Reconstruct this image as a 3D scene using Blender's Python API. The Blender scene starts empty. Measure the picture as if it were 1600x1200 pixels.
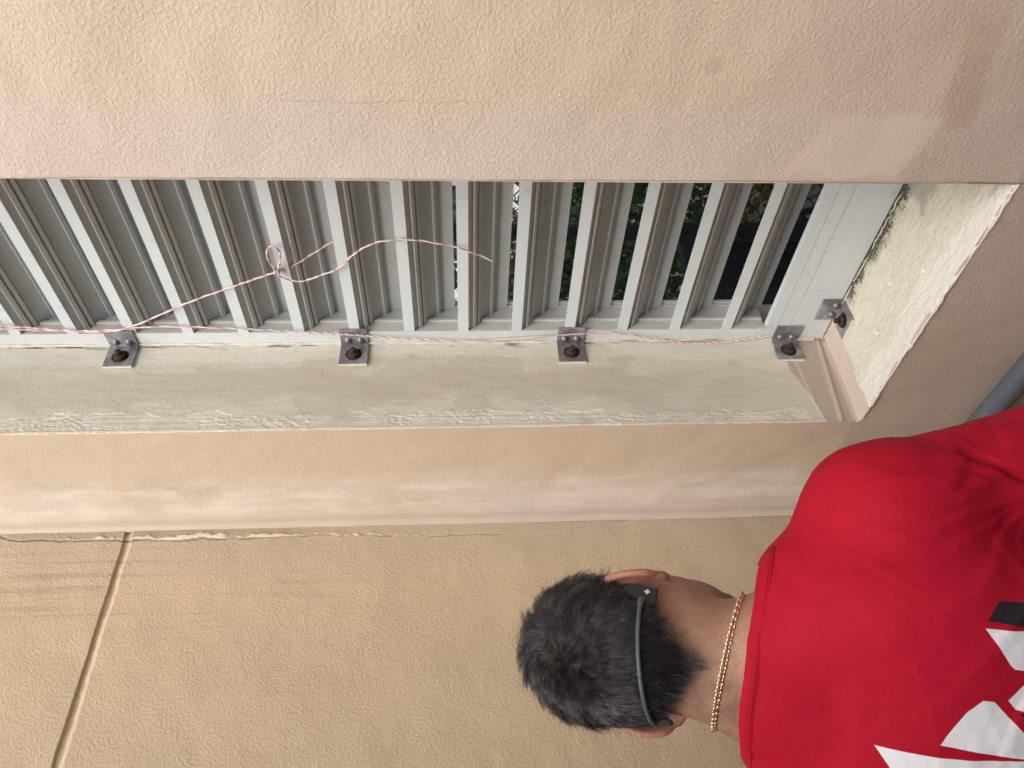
import bpy, bmesh, math, random
import numpy as np
from mathutils import Vector, Matrix
from mathutils.bvhtree import BVHTree
rad = math.radians
RNG = np.random.default_rng(7)
random.seed(7)
C = bpy.context.scene.collection
SC = bpy.context.scene

# ------------------------------------------------------------------ camera
CAM_POS = np.array([1.3602, -0.7646, 0.7028])
FWD = np.array([-0.7683, 0.6368, -0.0647]); FWD /= np.linalg.norm(FWD)
RIGHT = np.array([0.6387, 0.7694, -0.0121]); RIGHT -= FWD * (RIGHT @ FWD); RIGHT /= np.linalg.norm(RIGHT)
DOWN = np.cross(FWD, RIGHT)
cam = bpy.data.cameras.new('camera')
cam.sensor_fit = 'HORIZONTAL'; cam.sensor_width = 36.0; cam.lens = 36.0 * 1161.05 / 1600.0
cam.clip_start = 0.02; cam.clip_end = 400
cam_ob = bpy.data.objects.new('camera', cam); C.objects.link(cam_ob)
M4 = Matrix.Identity(4)                      # the phone was held sideways: picture-left is world-up
for r in range(3):
    M4[r][0] = DOWN[r]; M4[r][1] = RIGHT[r]; M4[r][2] = -FWD[r]; M4[r][3] = CAM_POS[r]
cam_ob.matrix_world = M4
SC.camera = cam_ob

# ------------------------------------------------------------------ light
SUN_DIR = Vector((0.45, -0.66, 0.85)).normalized()
world = bpy.data.worlds.new('World'); SC.world = world; world.use_nodes = True
wn = world.node_tree; wn.nodes.clear()
sky = wn.nodes.new('ShaderNodeTexSky'); sky.sky_type = 'NISHITA'; sky.sun_disc = False
sky.sun_elevation = math.asin(SUN_DIR.z); sky.sun_rotation = math.atan2(SUN_DIR.x, SUN_DIR.y)
sky.air_density = 1.0; sky.dust_density = 4.0; sky.ozone_density = 1.0
bg = wn.nodes.new('ShaderNodeBackground'); bg.inputs['Strength'].default_value = 0.11
wo = wn.nodes.new('ShaderNodeOutputWorld')
wn.links.new(sky.outputs[0], bg.inputs[0]); wn.links.new(bg.outputs[0], wo.inputs[0])
sun = bpy.data.lights.new('sun', 'SUN'); sun.energy = 1.5; sun.angle = rad(50); sun.color = (1.0, 0.975, 0.945)
sun_ob = bpy.data.objects.new('sun', sun); C.objects.link(sun_ob)
sun_ob.rotation_euler = (-SUN_DIR).to_track_quat('-Z', 'Y').to_euler()
sun_ob.location = (3, -3, 5)
SC.view_settings.view_transform = 'Standard'; SC.view_settings.look = 'None'
SC.view_settings.gamma = 1.0; SC.view_settings.use_curve_mapping = False
SC.view_settings.exposure = 0.95

# ------------------------------------------------------------------ scene graph helpers
def tag(o, label=None, cat=None, group=None, kind=None):
    if label: o['label'] = label
    if cat: o['category'] = cat
    if group: o['group'] = group
    if kind: o['kind'] = kind
    return o
def empty(name, loc=(0, 0, 0), label=None, cat=None, group=None):
    o = bpy.data.objects.new(name, None); o.empty_display_size = .05; C.objects.link(o); o.location = loc
    return tag(o, label, cat, group)
def link_mesh(name, me, mat=None, parent=None, smooth=False):
    o = bpy.data.objects.new(name, me); C.objects.link(o)
    if mat: me.materials.append(mat)
    if smooth: me.polygons.foreach_set('use_smooth', np.ones(len(me.polygons), bool))
    if parent:
        o.parent = parent
        bpy.context.view_layer.update()
        o.matrix_parent_inverse = parent.matrix_world.inverted()
    return o
def np_mesh(name, V, F):
    """V (n,3), F (m,k) int with one k"""
    V = np.asarray(V, np.float32); F = np.asarray(F, np.int32); k = F.shape[1]
    me = bpy.data.meshes.new(name)
    me.vertices.add(len(V)); me.vertices.foreach_set('co', V.ravel())
    me.loops.add(F.size); me.loops.foreach_set('vertex_index', F.ravel())
    me.polygons.add(len(F)); me.polygons.foreach_set('loop_start', np.arange(0, F.size, k, dtype=np.int32))
    me.update(calc_edges=True); me.validate()
    return me
def add_box(bm, lo, hi, bev=0.0):
    vs = [bm.verts.new((x, y, z)) for x in (lo[0], hi[0]) for y in (lo[1], hi[1]) for z in (lo[2], hi[2])]
    q = [(0, 1, 3, 2), (4, 6, 7, 5), (0, 4, 5, 1), (2, 3, 7, 6), (0, 2, 6, 4), (1, 5, 7, 3)]
    fs = [bm.faces.new([vs[i] for i in f]) for f in q]
    if bev:
        es = list({e for f in fs for e in f.edges})
        bmesh.ops.bevel(bm, geom=es, offset=bev, segments=2, affect='EDGES', profile=.7)
def bm_obj(name, bm, mat=None, parent=None, smooth=False):
    bmesh.ops.recalc_face_normals(bm, faces=bm.faces)
    me = bpy.data.meshes.new(name); bm.to_mesh(me); bm.free()
    return link_mesh(name, me, mat, parent, smooth)
def box_obj(name, lo, hi, mat, parent=None, bev=0.0):
    bm = bmesh.new(); add_box(bm, lo, hi, bev); return bm_obj(name, bm, mat, parent)
def tube_arrays(pts, r, seg=8, closed=False):
    pts = np.asarray(pts, float); n = len(pts)
    rr = np.broadcast_to(np.asarray(r, float), (n,))
    T = np.gradient(pts, axis=0) if not closed else np.roll(pts, -1, 0) - np.roll(pts, 1, 0)
    T /= np.linalg.norm(T, axis=1)[:, None] + 1e-12
    up = np.array([0, 0, 1.]) if abs(T[0, 2]) < .9 else np.array([1., 0, 0])
    V = np.zeros((n, seg, 3)); nrm = np.cross(T[0], up); nrm /= np.linalg.norm(nrm)
    a = np.arange(seg) * 2 * math.pi / seg
    for i in range(n):
        nrm = nrm - T[i] * (nrm @ T[i]); nrm /= np.linalg.norm(nrm)
        b = np.cross(T[i], nrm)
        V[i] = pts[i] + rr[i] * (np.cos(a)[:, None] * nrm + np.sin(a)[:, None] * b)
    F = []
    m = n if closed else n - 1
    for i in range(m):
        j = (i + 1) % n
        for k in range(seg):
            F.append((i * seg + k, i * seg + (k + 1) % seg, j * seg + (k + 1) % seg, j * seg + k))
    return V.reshape(-1, 3), np.array(F)
def join_arrays(parts):
    Vs, Fs, o = [], [], 0
    for V, F in parts:
        Vs.append(V); Fs.append(np.asarray(F) + o); o += len(V)
    return np.concatenate(Vs), np.concatenate(Fs)
def catmull(P, n):
    P = np.asarray(P, float); P = np.vstack([2 * P[0] - P[1], P, 2 * P[-1] - P[-2]]); out = []
    for i in range(1, len(P) - 2):
        t = np.linspace(0, 1, n, endpoint=False)[:, None]
        a, b, c_, d_ = P[i - 1], P[i], P[i + 1], P[i + 2]
        out.append(.5 * (2 * b + (c_ - a) * t + (2 * a - 5 * b + 4 * c_ - d_) * t ** 2 + (3 * b - a - 3 * c_ + d_) * t ** 3))
    out.append(P[-2][None]); return np.concatenate(out)

# numpy value noise, for relief that is real geometry
_TAB = np.random.default_rng(3).random((256, 256)).astype(np.float32)
def vnoise(x, y):
    xi = np.floor(x).astype(int); yi = np.floor(y).astype(int); fx = x - xi; fy = y - yi
    fx = fx * fx * (3 - 2 * fx); fy = fy * fy * (3 - 2 * fy)
    a = _TAB[xi & 255, yi & 255]; b = _TAB[(xi + 1) & 255, yi & 255]; c_ = _TAB[xi & 255, (yi + 1) & 255]; d_ = _TAB[(xi + 1) & 255, (yi + 1) & 255]
    return (a * (1 - fx) + b * fx) * (1 - fy) + (c_ * (1 - fx) + d_ * fx) * fy
def fbm(x, y, o=4):
    s = 0; a = .5
    for i in range(o):
        s = s + a * (vnoise(x + 17.3 * i, y + 5.1 * i) - .5); x = x * 2.03; y = y * 2.03; a *= .5
    return s * 2
def sstep(a, b, x):
    t = np.clip((x - a) / (b - a), 0, 1); return t * t * (3 - 2 * t)
def grid_mesh(name, us, vs, fn, flip=False):
    U, V = np.meshgrid(us, vs, indexing='ij')
    P = np.stack(fn(U, V), -1).reshape(-1, 3)
    nu, nv = len(us), len(vs); I = np.arange(nu * nv).reshape(nu, nv)
    F = np.stack([I[:-1, :-1], I[1:, :-1], I[1:, 1:], I[:-1, 1:]], -1).reshape(-1, 4)
    if flip: F = F[:, ::-1]
    return np_mesh(name, P, F)
def spaced(*segs):
    """segs: (start, end, step) chained into one increasing array"""
    out = []
    for a, b, s in segs:
        n = max(1, int(round((b - a) / s))); out.append(np.linspace(a, b, n, endpoint=False))
    out.append(np.array([segs[-1][1]])); return np.concatenate(out)

# ------------------------------------------------------------------ node helpers
class G:
    def __init__(s, name):
        s.m = bpy.data.materials.new(name); s.m.use_nodes = True; s.t = s.m.node_tree; s.t.nodes.clear()
        s.out = s.n('ShaderNodeOutputMaterial'); s.b = s.n('ShaderNodeBsdfPrincipled'); s.l(s.b.outputs[0], s.out.inputs[0])
        s.co = s.n('ShaderNodeTexCoord').outputs['Object']
        sp = s.n('ShaderNodeSeparateXYZ'); s.l(s.co, sp.inputs[0]); s.x, s.y, s.z = sp.outputs
    def n(s, ty, **kw):
        nd = s.t.nodes.new(ty)
        for k, v in kw.items(): setattr(nd, k, v)
        return nd
    def l(s, a, b): s.t.links.new(a, b)
    def put(s, v, sock):
        if hasattr(v, 'links') or isinstance(v, bpy.types.NodeSocket): s.l(v, sock)
        else:
            if isinstance(v, (tuple, list)) and len(v) == 3 and sock.type == 'RGBA': v = tuple(v) + (1,)
            sock.default_value = v
    def M(s, op, a, b=None, c=None):
        nd = s.n('ShaderNodeMath', operation=op)
        for i, v in enumerate((a, b, c)):
            if v is not None: s.put(v, nd.inputs[i])
        return nd.outputs[0]
    def add(s, a, b): return s.M('ADD', a, b)
    def sub(s, a, b): return s.M('SUBTRACT', a, b)
    def mul(s, a, b): return s.M('MULTIPLY', a, b)
    def ss(s, x, a, b):
        nd = s.n('ShaderNodeMapRange', interpolation_type='SMOOTHSTEP')
        s.put(x, nd.inputs[0])
        if a <= b: vals = (a, b, 0., 1.)
        else: vals = (b, a, 1., 0.)
        for i, v in enumerate(vals): nd.inputs[1 + i].default_value = v
        return nd.outputs[0]
    def map(s, vec, scale=(1, 1, 1), loc=(0, 0, 0), rot=(0, 0, 0)):
        nd = s.n('ShaderNodeMapping'); s.l(vec, nd.inputs[0]); nd.inputs['Scale'].default_value = scale; nd.inputs['Location'].default_value = loc; nd.inputs['Rotation'].default_value = rot
        return nd.outputs[0]
    def noise(s, scale, detail=3, rough=.5, vec=None, dist=0):
        nd = s.n('ShaderNodeTexNoise'); s.l(vec or s.co, nd.inputs['Vector'])
        nd.inputs['Scale'].default_value = scale; nd.inputs['Detail'].default_value = detail; nd.inputs['Roughness'].default_value = rough; nd.inputs['Distortion'].default_value = dist
        return nd.outputs[0]
    def voro(s, scale, vec=None, feature='F1', rnd=1):
        nd = s.n('ShaderNodeTexVoronoi', feature=feature); s.l(vec or s.co, nd.inputs['Vector']); nd.inputs['Scale'].default_value = scale
        nd.inputs['Randomness'].default_value = rnd
        return nd.outputs['Distance']
    def mix(s, f, a, b):
        nd = s.n('ShaderNodeMix', data_type='RGBA'); s.put(f, nd.inputs[0]); s.put(a, nd.inputs[6]); s.put(b, nd.inputs[7]); return nd.outputs[2]
    def bump(s, h, dist, strength=1, prev=None):
        nd = s.n('ShaderNodeBump'); s.put(h, nd.inputs['Height']); nd.inputs['Distance'].default_value = dist; nd.inputs['Strength'].default_value = strength
        if prev is not None: s.l(prev, nd.inputs['Normal'])
        return nd.outputs[0]
    def set(s, **kw):
        for k, v in kw.items(): s.put(v, s.b.inputs[k.replace('_', ' ')])
        return s
def box1(g, v, a, b, w):          # soft band a..b of a coordinate
    return g.mul(g.ss(v, a - w, a + w), g.ss(v, b + w, b - w))
def stucco(g, scale=1.0):
    """sprayed render: soft blobs of several sizes over a fine sand grain"""
    a = g.ss(g.noise(150 * scale, 5, .62), .34, .74)
    b = g.mul(g.ss(g.voro(190 * scale), .42, .06), g.ss(g.noise(70 * scale, 2, .5, g.map(g.co, loc=(4, 9, 2))), .42, .62))
    b2 = g.mul(g.ss(g.voro(330 * scale), .40, .05), g.ss(g.noise(50 * scale, 2, .5, g.map(g.co, loc=(1, 3, 7))), .40, .60))
    return g.add(g.add(g.mul(a, 1.0), g.mul(b, .85)), g.mul(b2, .5))

def simple(name, col, rough=.6, metal=0., spec=.5, noise=None, bump=None):
    g = G(name); col_out = col
    if noise:
        sc, amt = noise
        col_out = g.mix(g.noise(sc, 4), tuple(c * (1 - amt) for c in col), tuple(min(1, c * (1 + amt)) for c in col))
    g.set(Base_Color=col_out, Roughness=rough, Metallic=metal, Specular_IOR_Level=spec)
    if bump: g.l(g.bump(g.noise(bump[0], 3), bump[1]), g.b.inputs['Normal'])
    return g.m

# ------------------------------------------------------------------ key sizes (metres; corner of the room walls at X=Y=0, sill top at Z=0)
XJ, XR, D = .324, .824, .1977          # left jamb face, right jamb edge, louvre front plane
ZTOP = 1.93
FLOOR = -1.0; WALLTOP = 2.25
XI = .3553; ZR = .1278

# ------------------------------------------------------------------ wall materials
def mat_window_wall():
    g = G('window_wall_stucco')
    n1 = g.sub(g.noise(5, 4), .5); n2 = g.sub(g.noise(16, 4), .5); n3 = g.noise(2.2, 3)
    tan = (.67, .56, .435); pink = (.64, .55, .475); pale = (.58, .515, .445)
    xw = g.add(g.x, g.add(g.mul(n1, .16), g.mul(n2, .05)))
    right = g.mix(g.ss(xw, .955, .90), tan, pink)                     # pinker coat round the opening
    zw = g.add(g.z, g.mul(n1, .25))
    right = g.mix(g.mul(g.ss(zw, .45, .0), .55), right, (.47, .385, .32))
    # darker tan unpainted patch low on the wall
    pz = g.add(g.z, g.mul(g.sub(g.x, .95), -.22)); pn = g.mul(n2, .02)
    patch = g.mul(box1(g, g.add(pz, pn), .112, .150, .004), g.ss(g.add(g.x, pn), .897, .905))
    patch = g.mul(patch, g.ss(g.x, 1.06, 1.0))
    right = g.mix(g.mul(patch, .42), right, (.45, .32, .205))
    left = g.mix(g.ss(g.add(g.x, g.add(g.mul(n1, .12), g.mul(n2, .05))), .215, .12), (.55, .45, .335), pale)
    left = g.mix(g.mul(g.ss(g.noise(3.3, 3, .5, g.map(g.co, loc=(3, 1, 2))), .5, .66), .5), left, (.55, .43, .325))
    # chalky smudges
    sm = g.mul(box1(g, g.add(g.x, g.mul(n2, .05)), .10, .17, .03), box1(g, g.add(g.z, g.mul(n1, .16)), 1.16, 1.335, .05))
    sm2 = g.mul(box1(g, g.add(g.x, g.mul(n2, .05)), .13, .19, .03), box1(g, g.add(g.z, g.mul(n1, .1)), 1.41, 1.49, .04))
    fine = g.add(.45, g.mul(g.ss(g.noise(190, 3, .6), .36, .62), .55))
    smn = g.add(.35, g.mul(g.ss(g.noise(1, 5, .65, g.map(g.co, (60, 1, 12))), .38, .62), .65))
    left = g.mix(g.mul(g.mul(g.mul(g.M('MAXIMUM', sm, sm2), smn), fine), 1.0), left, (.40, .39, .325))
    sm3 = g.mul(box1(g, g.add(g.x, g.mul(n2, .03)), .128, .148, .012), box1(g, g.add(g.z, g.mul(n1, .1)), .25, .36, .04))
    left = g.mix(g.mul(sm3, .5), left, (.56, .50, .26))
    ch = g.mul(box1(g, g.add(g.x, g.mul(n2, .04)), .07, .105, .015), box1(g, g.add(g.z, g.mul(n1, .2)), .0, .55, .15))
    left = g.mix(g.mul(g.mul(ch, fine), .9), left, (.70, .63, .57))
    ck = g.ss(g.noise(1, 4, .55, g.map(g.co, (22, 1, 7), loc=(1.3, 0, .4))), .44, .62)
    left = g.mix(g.mul(g.mul(g.mul(ck, fine), box1(g, g.add(g.x, g.mul(n2, .05)), .045, .16, .03)), .95), left, (.69, .62, .55))
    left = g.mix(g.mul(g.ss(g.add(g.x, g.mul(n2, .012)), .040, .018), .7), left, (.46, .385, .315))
    # below the sill line the coat is greyer
    under = (.42, .35, .305)
    col = g.mix(g.ss(g.x, .56, .60), left, right)
    col = g.mix(g.mul(g.ss(g.add(g.z, g.mul(n2, .012)), .012, -.002), .65), col, under)
    col = g.mix(g.mul(g.ss(n3, .4, .65), .18), col, (.60, .47, .35))
    # smoother trowelled repair low by the opening, and a small smudge
    rp = g.mul(box1(g, g.add(g.x, g.mul(n2, .02)), .835, .915, .006), box1(g, g.add(g.add(g.z, g.mul(g.x, .35)), g.mul(n2, .03)), .46, .60, .008))
    col = g.mix(g.mul(rp, .40), col, (.70, .60, .525))
    sd_ = g.M('SQRT', g.add(g.M('POWER', g.sub(g.x, .9706), 2.), g.M('POWER', g.sub(g.z, .429), 2.)))
    col = g.mix(g.mul(g.ss(g.add(sd_, g.mul(n2, .012)), .014, .006), .3), col, (.36, .29, .23))
    # hairline crack right of the opening
    cx = g.add(.925, g.mul(g.sub(g.noise(14, 3, .6, g.map(g.co, (0, 0, 1))), .5), .028))
    crk = g.mul(g.ss(g.M('ABSOLUTE', g.sub(g.x, cx)), .0016, .0004), box1(g, g.z, .67, .90, .03))
    col = g.mix(g.mul(crk, .18), col, (.30, .22, .16))
    spk = g.ss(g.voro(38), .035, .02)
    col = g.mix(g.mul(g.mul(spk, g.ss(g.noise(7), .55, .62)), .6), col, (.2, .15, .11))
    h = stucco(g, 1.55)
    col = g.mix(g.mul(g.ss(h, .4, 1.4), .12), col, (.72, .62, .52))
    calm = g.ss(g.x, .60, .56)                              # flatter, older coat on the strip by the corner
    nrm = g.bump(g.mul(h, g.sub(1.0, g.M('MAXIMUM', g.mul(calm, .45), g.mul(rp, .55)))), .00062, .7)
    nrm = g.bump(g.noise(9, 3), .004, .3, nrm)
    nrm = g.bump(g.mul(crk, -1.), .0005, .4, nrm)
    g.set(Base_Color=col, Roughness=.62, Specular_IOR_Level=.32, Normal=nrm)
    return g.m

def mat_side_wall():
    g = G('side_wall_stucco')
    n1 = g.sub(g.noise(4, 4), .5); n2 = g.sub(g.noise(15, 4), .5)
    tan = (.57, .45, .30)
    col = g.mix(g.ss(g.noise(2.0, 3), .38, .66), tan, (.57, .44, .30))
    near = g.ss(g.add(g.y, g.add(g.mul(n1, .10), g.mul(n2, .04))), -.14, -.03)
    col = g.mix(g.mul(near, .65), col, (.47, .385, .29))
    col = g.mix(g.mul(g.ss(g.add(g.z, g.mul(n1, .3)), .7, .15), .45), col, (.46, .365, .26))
    # thin grimy runs, vertical in the room
    st = g.noise(1, 4, .6, g.map(g.co, (1, 75, 2.2)))
    run = g.mul(g.mul(g.ss(st, .50, .64), box1(g, g.y, -.2, -.045, .04)), g.ss(g.z, .75, 1.25))
    col = g.mix(g.mul(run, .38), col, (.30, .24, .165))
    # pale flaked strip beside the crack in the corner
    cr = g.n('ShaderNodeAttribute', attribute_name='crack'); fl = g.n('ShaderNodeAttribute', attribute_name='flake')
    inn = g.mul(g.ss(g.y, -.0235, -.021), g.ss(g.z, .8, 1.2)); col = g.mix(g.mul(inn, .6), col, (.35, .28, .21))
    col = g.mix(fl.outputs['Fac'], col, (.72, .60, .47))
    col = g.mix(g.mul(cr.outputs['Fac'], .8), col, (.11, .08, .06))
    gv = g.n('ShaderNodeAttribute', attribute_name='groove')
    col = g.mix(g.mul(gv.outputs['Fac'], .15), col, (.42, .31, .2))
    spk = g.ss(g.voro(30), .03, .018)
    col = g.mix(g.mul(g.mul(spk, g.ss(g.noise(6), .55, .62)), .6), col, (.2, .15, .11))
    h = stucco(g, 1.25)
    hm = g.mul(h, g.sub(1.0, g.mul(g.M('MAXIMUM', gv.outputs['Fac'], fl.outputs['Fac']), .7)))
    col = g.mix(g.mul(g.ss(h, .4, 1.4), .10), col, (.70, .58, .44))
    nrm = g.bump(hm, .0009, .7)
    nrm = g.bump(g.noise(11, 4), .007, .4, nrm)
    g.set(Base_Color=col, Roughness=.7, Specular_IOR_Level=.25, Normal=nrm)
    return g.m

def mat_reveal():
    g = G('cream_reveal_paint')
    n1 = g.sub(g.noise(6, 4), .5); n2 = g.sub(g.noise(22, 4), .5)
    cream = (.655, .62, .51); pale = (.70, .68, .61); sand = (.55, .515, .415)
    streak = g.noise(1, 5, .6, g.map(g.co, (34, 70, 9)))
    col = g.mix(g.mul(g.ss(streak, .35, .7), .3), cream, sand); col = g.mix(g.mul(g.ss(g.noise(10, 4, .55, g.map(g.co, (1, 1, .55))), .50, .555), .75), col, sand)
    mid = box1(g, g.add(g.y, g.add(g.mul(n1, .10), g.mul(n2, .03))), .06, .125, .012)
    midz = g.ss(g.add(g.z, g.mul(n1, .5)), .12, .34)
    col = g.mix(g.mul(g.mul(mid, midz), .75), col, (.55, .49, .39))
    top = g.ss(g.add(g.y, g.add(g.mul(n2, .03), g.mul(g.noise(3, 3, .5, g.map(g.co, loc=(5, 5, 5))), -.12))), .085, .092)
    col = g.mix(g.mul(top, .7), col, pale)
    green = g.mul(g.ss(g.z, .9, 1.35), .22); col = g.mix(green, col, (.53, .54, .435))
    # scraped pinkish plaster low down
    low = g.ss(g.add(g.z, g.add(g.add(g.mul(n1, .03), g.mul(n2, .02)), g.mul(g.y, -.18))), .066, .062)
    col = g.mix(g.mul(low, .9), col, (.415, .335, .275))
    dirt = g.mul(g.ss(g.voro(70), .12, .05), g.ss(g.noise(9, 3), .50, .60))
    col = g.mix(g.mul(dirt, .75), col, (.10, .085, .06))
    # black joint grime against the frame
    edge = g.mul(g.ss(g.y, .178, .197), g.ss(g.noise(1, 5, .7, g.map(g.co, (1, 90, 14))), .53, .60))
    col = g.mix(g.mul(edge, .85), col, (.035, .03, .025))
    rg = g.n('ShaderNodeAttribute', attribute_name='torn')
    flk = g.mul(rg.outputs['Fac'], g.ss(g.noise(30, 4, .6), .46, .56)); col = g.mix(g.mul(flk, .55), col, (.72, .69, .60))
    rm = g.n('ShaderNodeAttribute', attribute_name='rim'); col = g.mix(g.mul(rm.outputs['Fac'], .6), col, (.22, .18, .13))
    nrm = g.bump(g.noise(160, 4, .65), .0012, .6)
    nrm = g.bump(streak, .0014, .55, nrm)
    g.set(Base_Color=col, Roughness=.5, Specular_IOR_Level=.4, Normal=nrm)
    return g.m

def mat_sill():
    g = G('worn_sill_paint')
    n1 = g.sub(g.noise(7, 4), .5); n2 = g.sub(g.noise(26, 5, .6), .5); n3 = g.sub(g.noise(90, 4, .6), .5)
    cream = (.66, .645, .535); white = (.72, .715, .67)
    brush = g.noise(1, 5, .65, g.map(g.co, (26, 120, 1), rot=(0, 0, .25)))
    col = g.mix(g.ss(brush, .42, .66), cream, (.60, .575, .46))
    w = g.ss(g.add(g.y, g.add(g.mul(n1, .16), g.mul(n2, .06))), .062, .03)
    col = g.mix(g.mul(w, .85), col, white)
    pk = g.ss(g.add(g.x, g.add(g.add(g.mul(n1, .06), g.mul(n2, .03)), g.mul(g.y, -.12))), .366, .360)
    col = g.mix(g.mul(pk, .95), col, (.56, .47, .41))
    # black mould along the frame and at the far end
    md = g.add(g.y, g.add(g.mul(n2, .055), g.mul(n3, .035)))
    grain = g.noise(210, 5, .7); md2 = g.add(g.add(md, g.mul(g.sub(grain, .5), .05)), g.mul(g.sub(g.noise(9, 3), .5), .03))
    inx = g.ss(g.add(g.x, g.mul(n1, .1)), .42, .46); halo = g.mul(g.ss(md2, .158, .190), inx)
    mould = g.mul(g.mul(g.ss(md2, .178, .192), inx), g.add(.55, g.mul(g.ss(grain, .38, .6), .45)))
    wet = g.mul(g.mul(g.ss(g.add(g.x, g.add(g.mul(n2, .06), g.mul(n3, .04))), .668, .69), g.ss(md, .125, .14)), .75)
    col = g.mix(g.mul(wet, .7), col, (.23, .22, .185))
    col = g.mix(g.mul(halo, .45), col, (.30, .285, .22)); col = g.mix(mould, col, (.03, .03, .025))
    pit = g.mul(g.ss(g.voro(75), .13, .05), g.ss(g.noise(14, 3), .53, .60))
    pit = g.M('MAXIMUM', pit, g.mul(g.ss(g.noise(260, 2), .66, .70), g.ss(g.noise(11, 3), .46, .58)))
    col = g.mix(g.mul(pit, .8), col, (.14, .125, .09))
    chip = g.n('ShaderNodeAttribute', attribute_name='torn')
    col = g.mix(g.mul(chip.outputs['Fac'], .55), col, (.50, .405, .345))
    nrm = g.bump(g.noise(120, 5, .65), .0030, .8)
    nrm = g.bump(brush, .0022, .6, nrm)
    g.set(Base_Color=col, Roughness=.5, Specular_IOR_Level=.4, Normal=nrm)
    return g.m
M_WW = mat_window_wall(); M_SW = mat_side_wall(); M_RV = mat_reveal(); M_SL = mat_sill()

# ------------------------------------------------------------------ ground
def concrete(name, col, s=1.0):
    g = G(name)
    c = g.mix(g.ss(g.noise(3 * s, 5, .6), .35, .65), tuple(v * .8 for v in col), tuple(v * 1.12 for v in col))
    c = g.mix(g.mul(g.ss(g.noise(40 * s, 3), .58, .7), .4), c, tuple(v * .55 for v in col))
    g.set(Base_Color=c, Roughness=.85, Normal=g.bump(g.noise(180, 4, .6), .002, .6)); return g.m
bm = bmesh.new()
bmesh.ops.create_grid(bm, x_segments=8, y_segments=8, size=150)
gr = bm_obj('ground', bm, concrete('ground_concrete', (.11, .10, .088)))
gr.location = (0, 0, FLOOR); tag(gr, kind='structure')

# ------------------------------------------------------------------ window wall (thing) with its opening
ww = empty('window_wall', (0, 0, FLOOR), 'peach stucco wall pierced by the tall recessed louvre window', 'wall')
def rounded(u, edge, r, sign):
    """how far a face falls back within r of a worn arris"""
    t = np.clip((r - sign * (u - edge)) / r, 0, 1); return r * (1 - np.sqrt(np.clip(1 - t * t, 0, 1)))
def strip_fn(U, V):
    # the strip between the corner and the opening: cove in the corner, worn arris at the jamb
    X, Z = U, V
    Y = np.zeros_like(X)
    t = np.clip((.016 - X) / .016, 0, 1); Y -= .010 * t ** 2.2
    bead = np.exp(-((X - (.0155 + .002 * fbm(Z * 9, Z * 0 + 3))) / .0022) ** 2) * .0012
    Y -= bead
    Y += rounded(X, XJ, .004, -1) * (.7 + .5 * fbm(Z * 25, Z * 0))
    Y -= .0025 * fbm(X * 14, Z * 9)
    return X, Y, Z
zs = spaced((FLOOR, -.25, .05), (-.25, 1.75, .006), (1.75, WALLTOP, .05))
me = grid_mesh('plaster_strip', spaced((0.0005, .04, .0015), (.04, .312, .008), (.312, XJ, .0012)), zs, strip_fn)
link_mesh('plaster_strip', me, M_WW, ww, True)
def pier_fn(U, V):
    X, Z = U, V; Y = rounded(X, XR, .0035, 1) * (.8 + .6 * fbm(Z * 30, Z * 0 + 9)) - .003 * fbm(X * 9, Z * 9)
    Xo = X + np.where(X < XR + .0005, .0007 * fbm(Z * 22, Z * 0 + 4), 0)
    return Xo, Y, Z
me = grid_mesh('plaster_pier', spaced((XR, .836, .0012), (.836, 1.25, .012), (1.25, 3.6, .1)), zs, pier_fn)
link_mesh('plaster_pier', me, M_WW, ww, True)
def under_fn(U, V):
    X, Z = U, V; Y = rounded(Z, 0.0, .004, -1) * (.8 + .6 * fbm(X * 30, X * 0 + 2)) - .0025 * fbm(X * 14, Z * 9)
    return X, Y, Z
me = grid_mesh('plaster_apron', spaced((XJ, XR, .005)), spaced((FLOOR, -.3, .05), (-.3, -.012, .008), (-.012, -.0003, .0015)), under_fn)
link_mesh('plaster_apron', me, M_WW, ww, True)
bm = bmesh.new()
add_box(bm, (XJ, 0.0, ZTOP), (XR, .30, WALLTOP))            # lintel
add_box(bm, (-.2, .006, FLOOR), (XJ - .004, .30, WALLTOP))  # body of the wall behind the coat
add_box(bm, (XR + .0045, .006, FLOOR), (3.6, .30, WALLTOP))
add_box(bm, (XJ - .004, .006, FLOOR), (XR + .0045, .30, -.008))
bm_obj('wall_core', bm, M_WW, ww)
# left jamb reveal: cream paint over torn plaster
def jamb_fn(U, V):
    Y, Z = U, V
    yb = .032 + .018 * fbm(Z * 7, Z * 0 + 1) + .012 * fbm(Z * 28, Z * 0 + 5)
    s = sstep(.0015, -.0015, Y - yb) * sstep(-.02, .02, Z - .08)
    X = XJ + .0006 * fbm(Y * 60, Z * 30) + .0012 * fbm(Y * 12, Z * 6)
    sr = sstep(.35, .6, vnoise(Z * 16, Y * 20 + 3))
    X += s * (-.0008 + sr * .0012 * fbm(Y * 340, Z * 170, 4) + .0005 * fbm(Y * 320, Z * 8, 2))
    X += .0004 * np.exp(-((Y - yb) / .0014) ** 2) * np.clip(vnoise(Z * 60, Z * 0) * 2 - .6, 0, 1) * sstep(-.02, .02, Z - .08)
    lowline = .062 + .018 * (Y / .2) + .004 * fbm(Y * 40, Y * 0)
    X += .0014 * sstep(.003, -.001, Z - lowline)
    bead = .020 + .03 * (1 - Y / .2)
    X += .003 * np.exp(-((Z - bead * .6) / .004) ** 2) + .006 * np.clip((.010 - Z) / .010, 0, 1) ** 2
    X -= rounded(Y, -.001, .0012, 1)
    Yo = Y - np.where(Y < .0003, .0016 * np.clip(fbm(Z * 45, Z * 0 + 7), -.5, 1), 0)
    return X, Yo, Z
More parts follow.
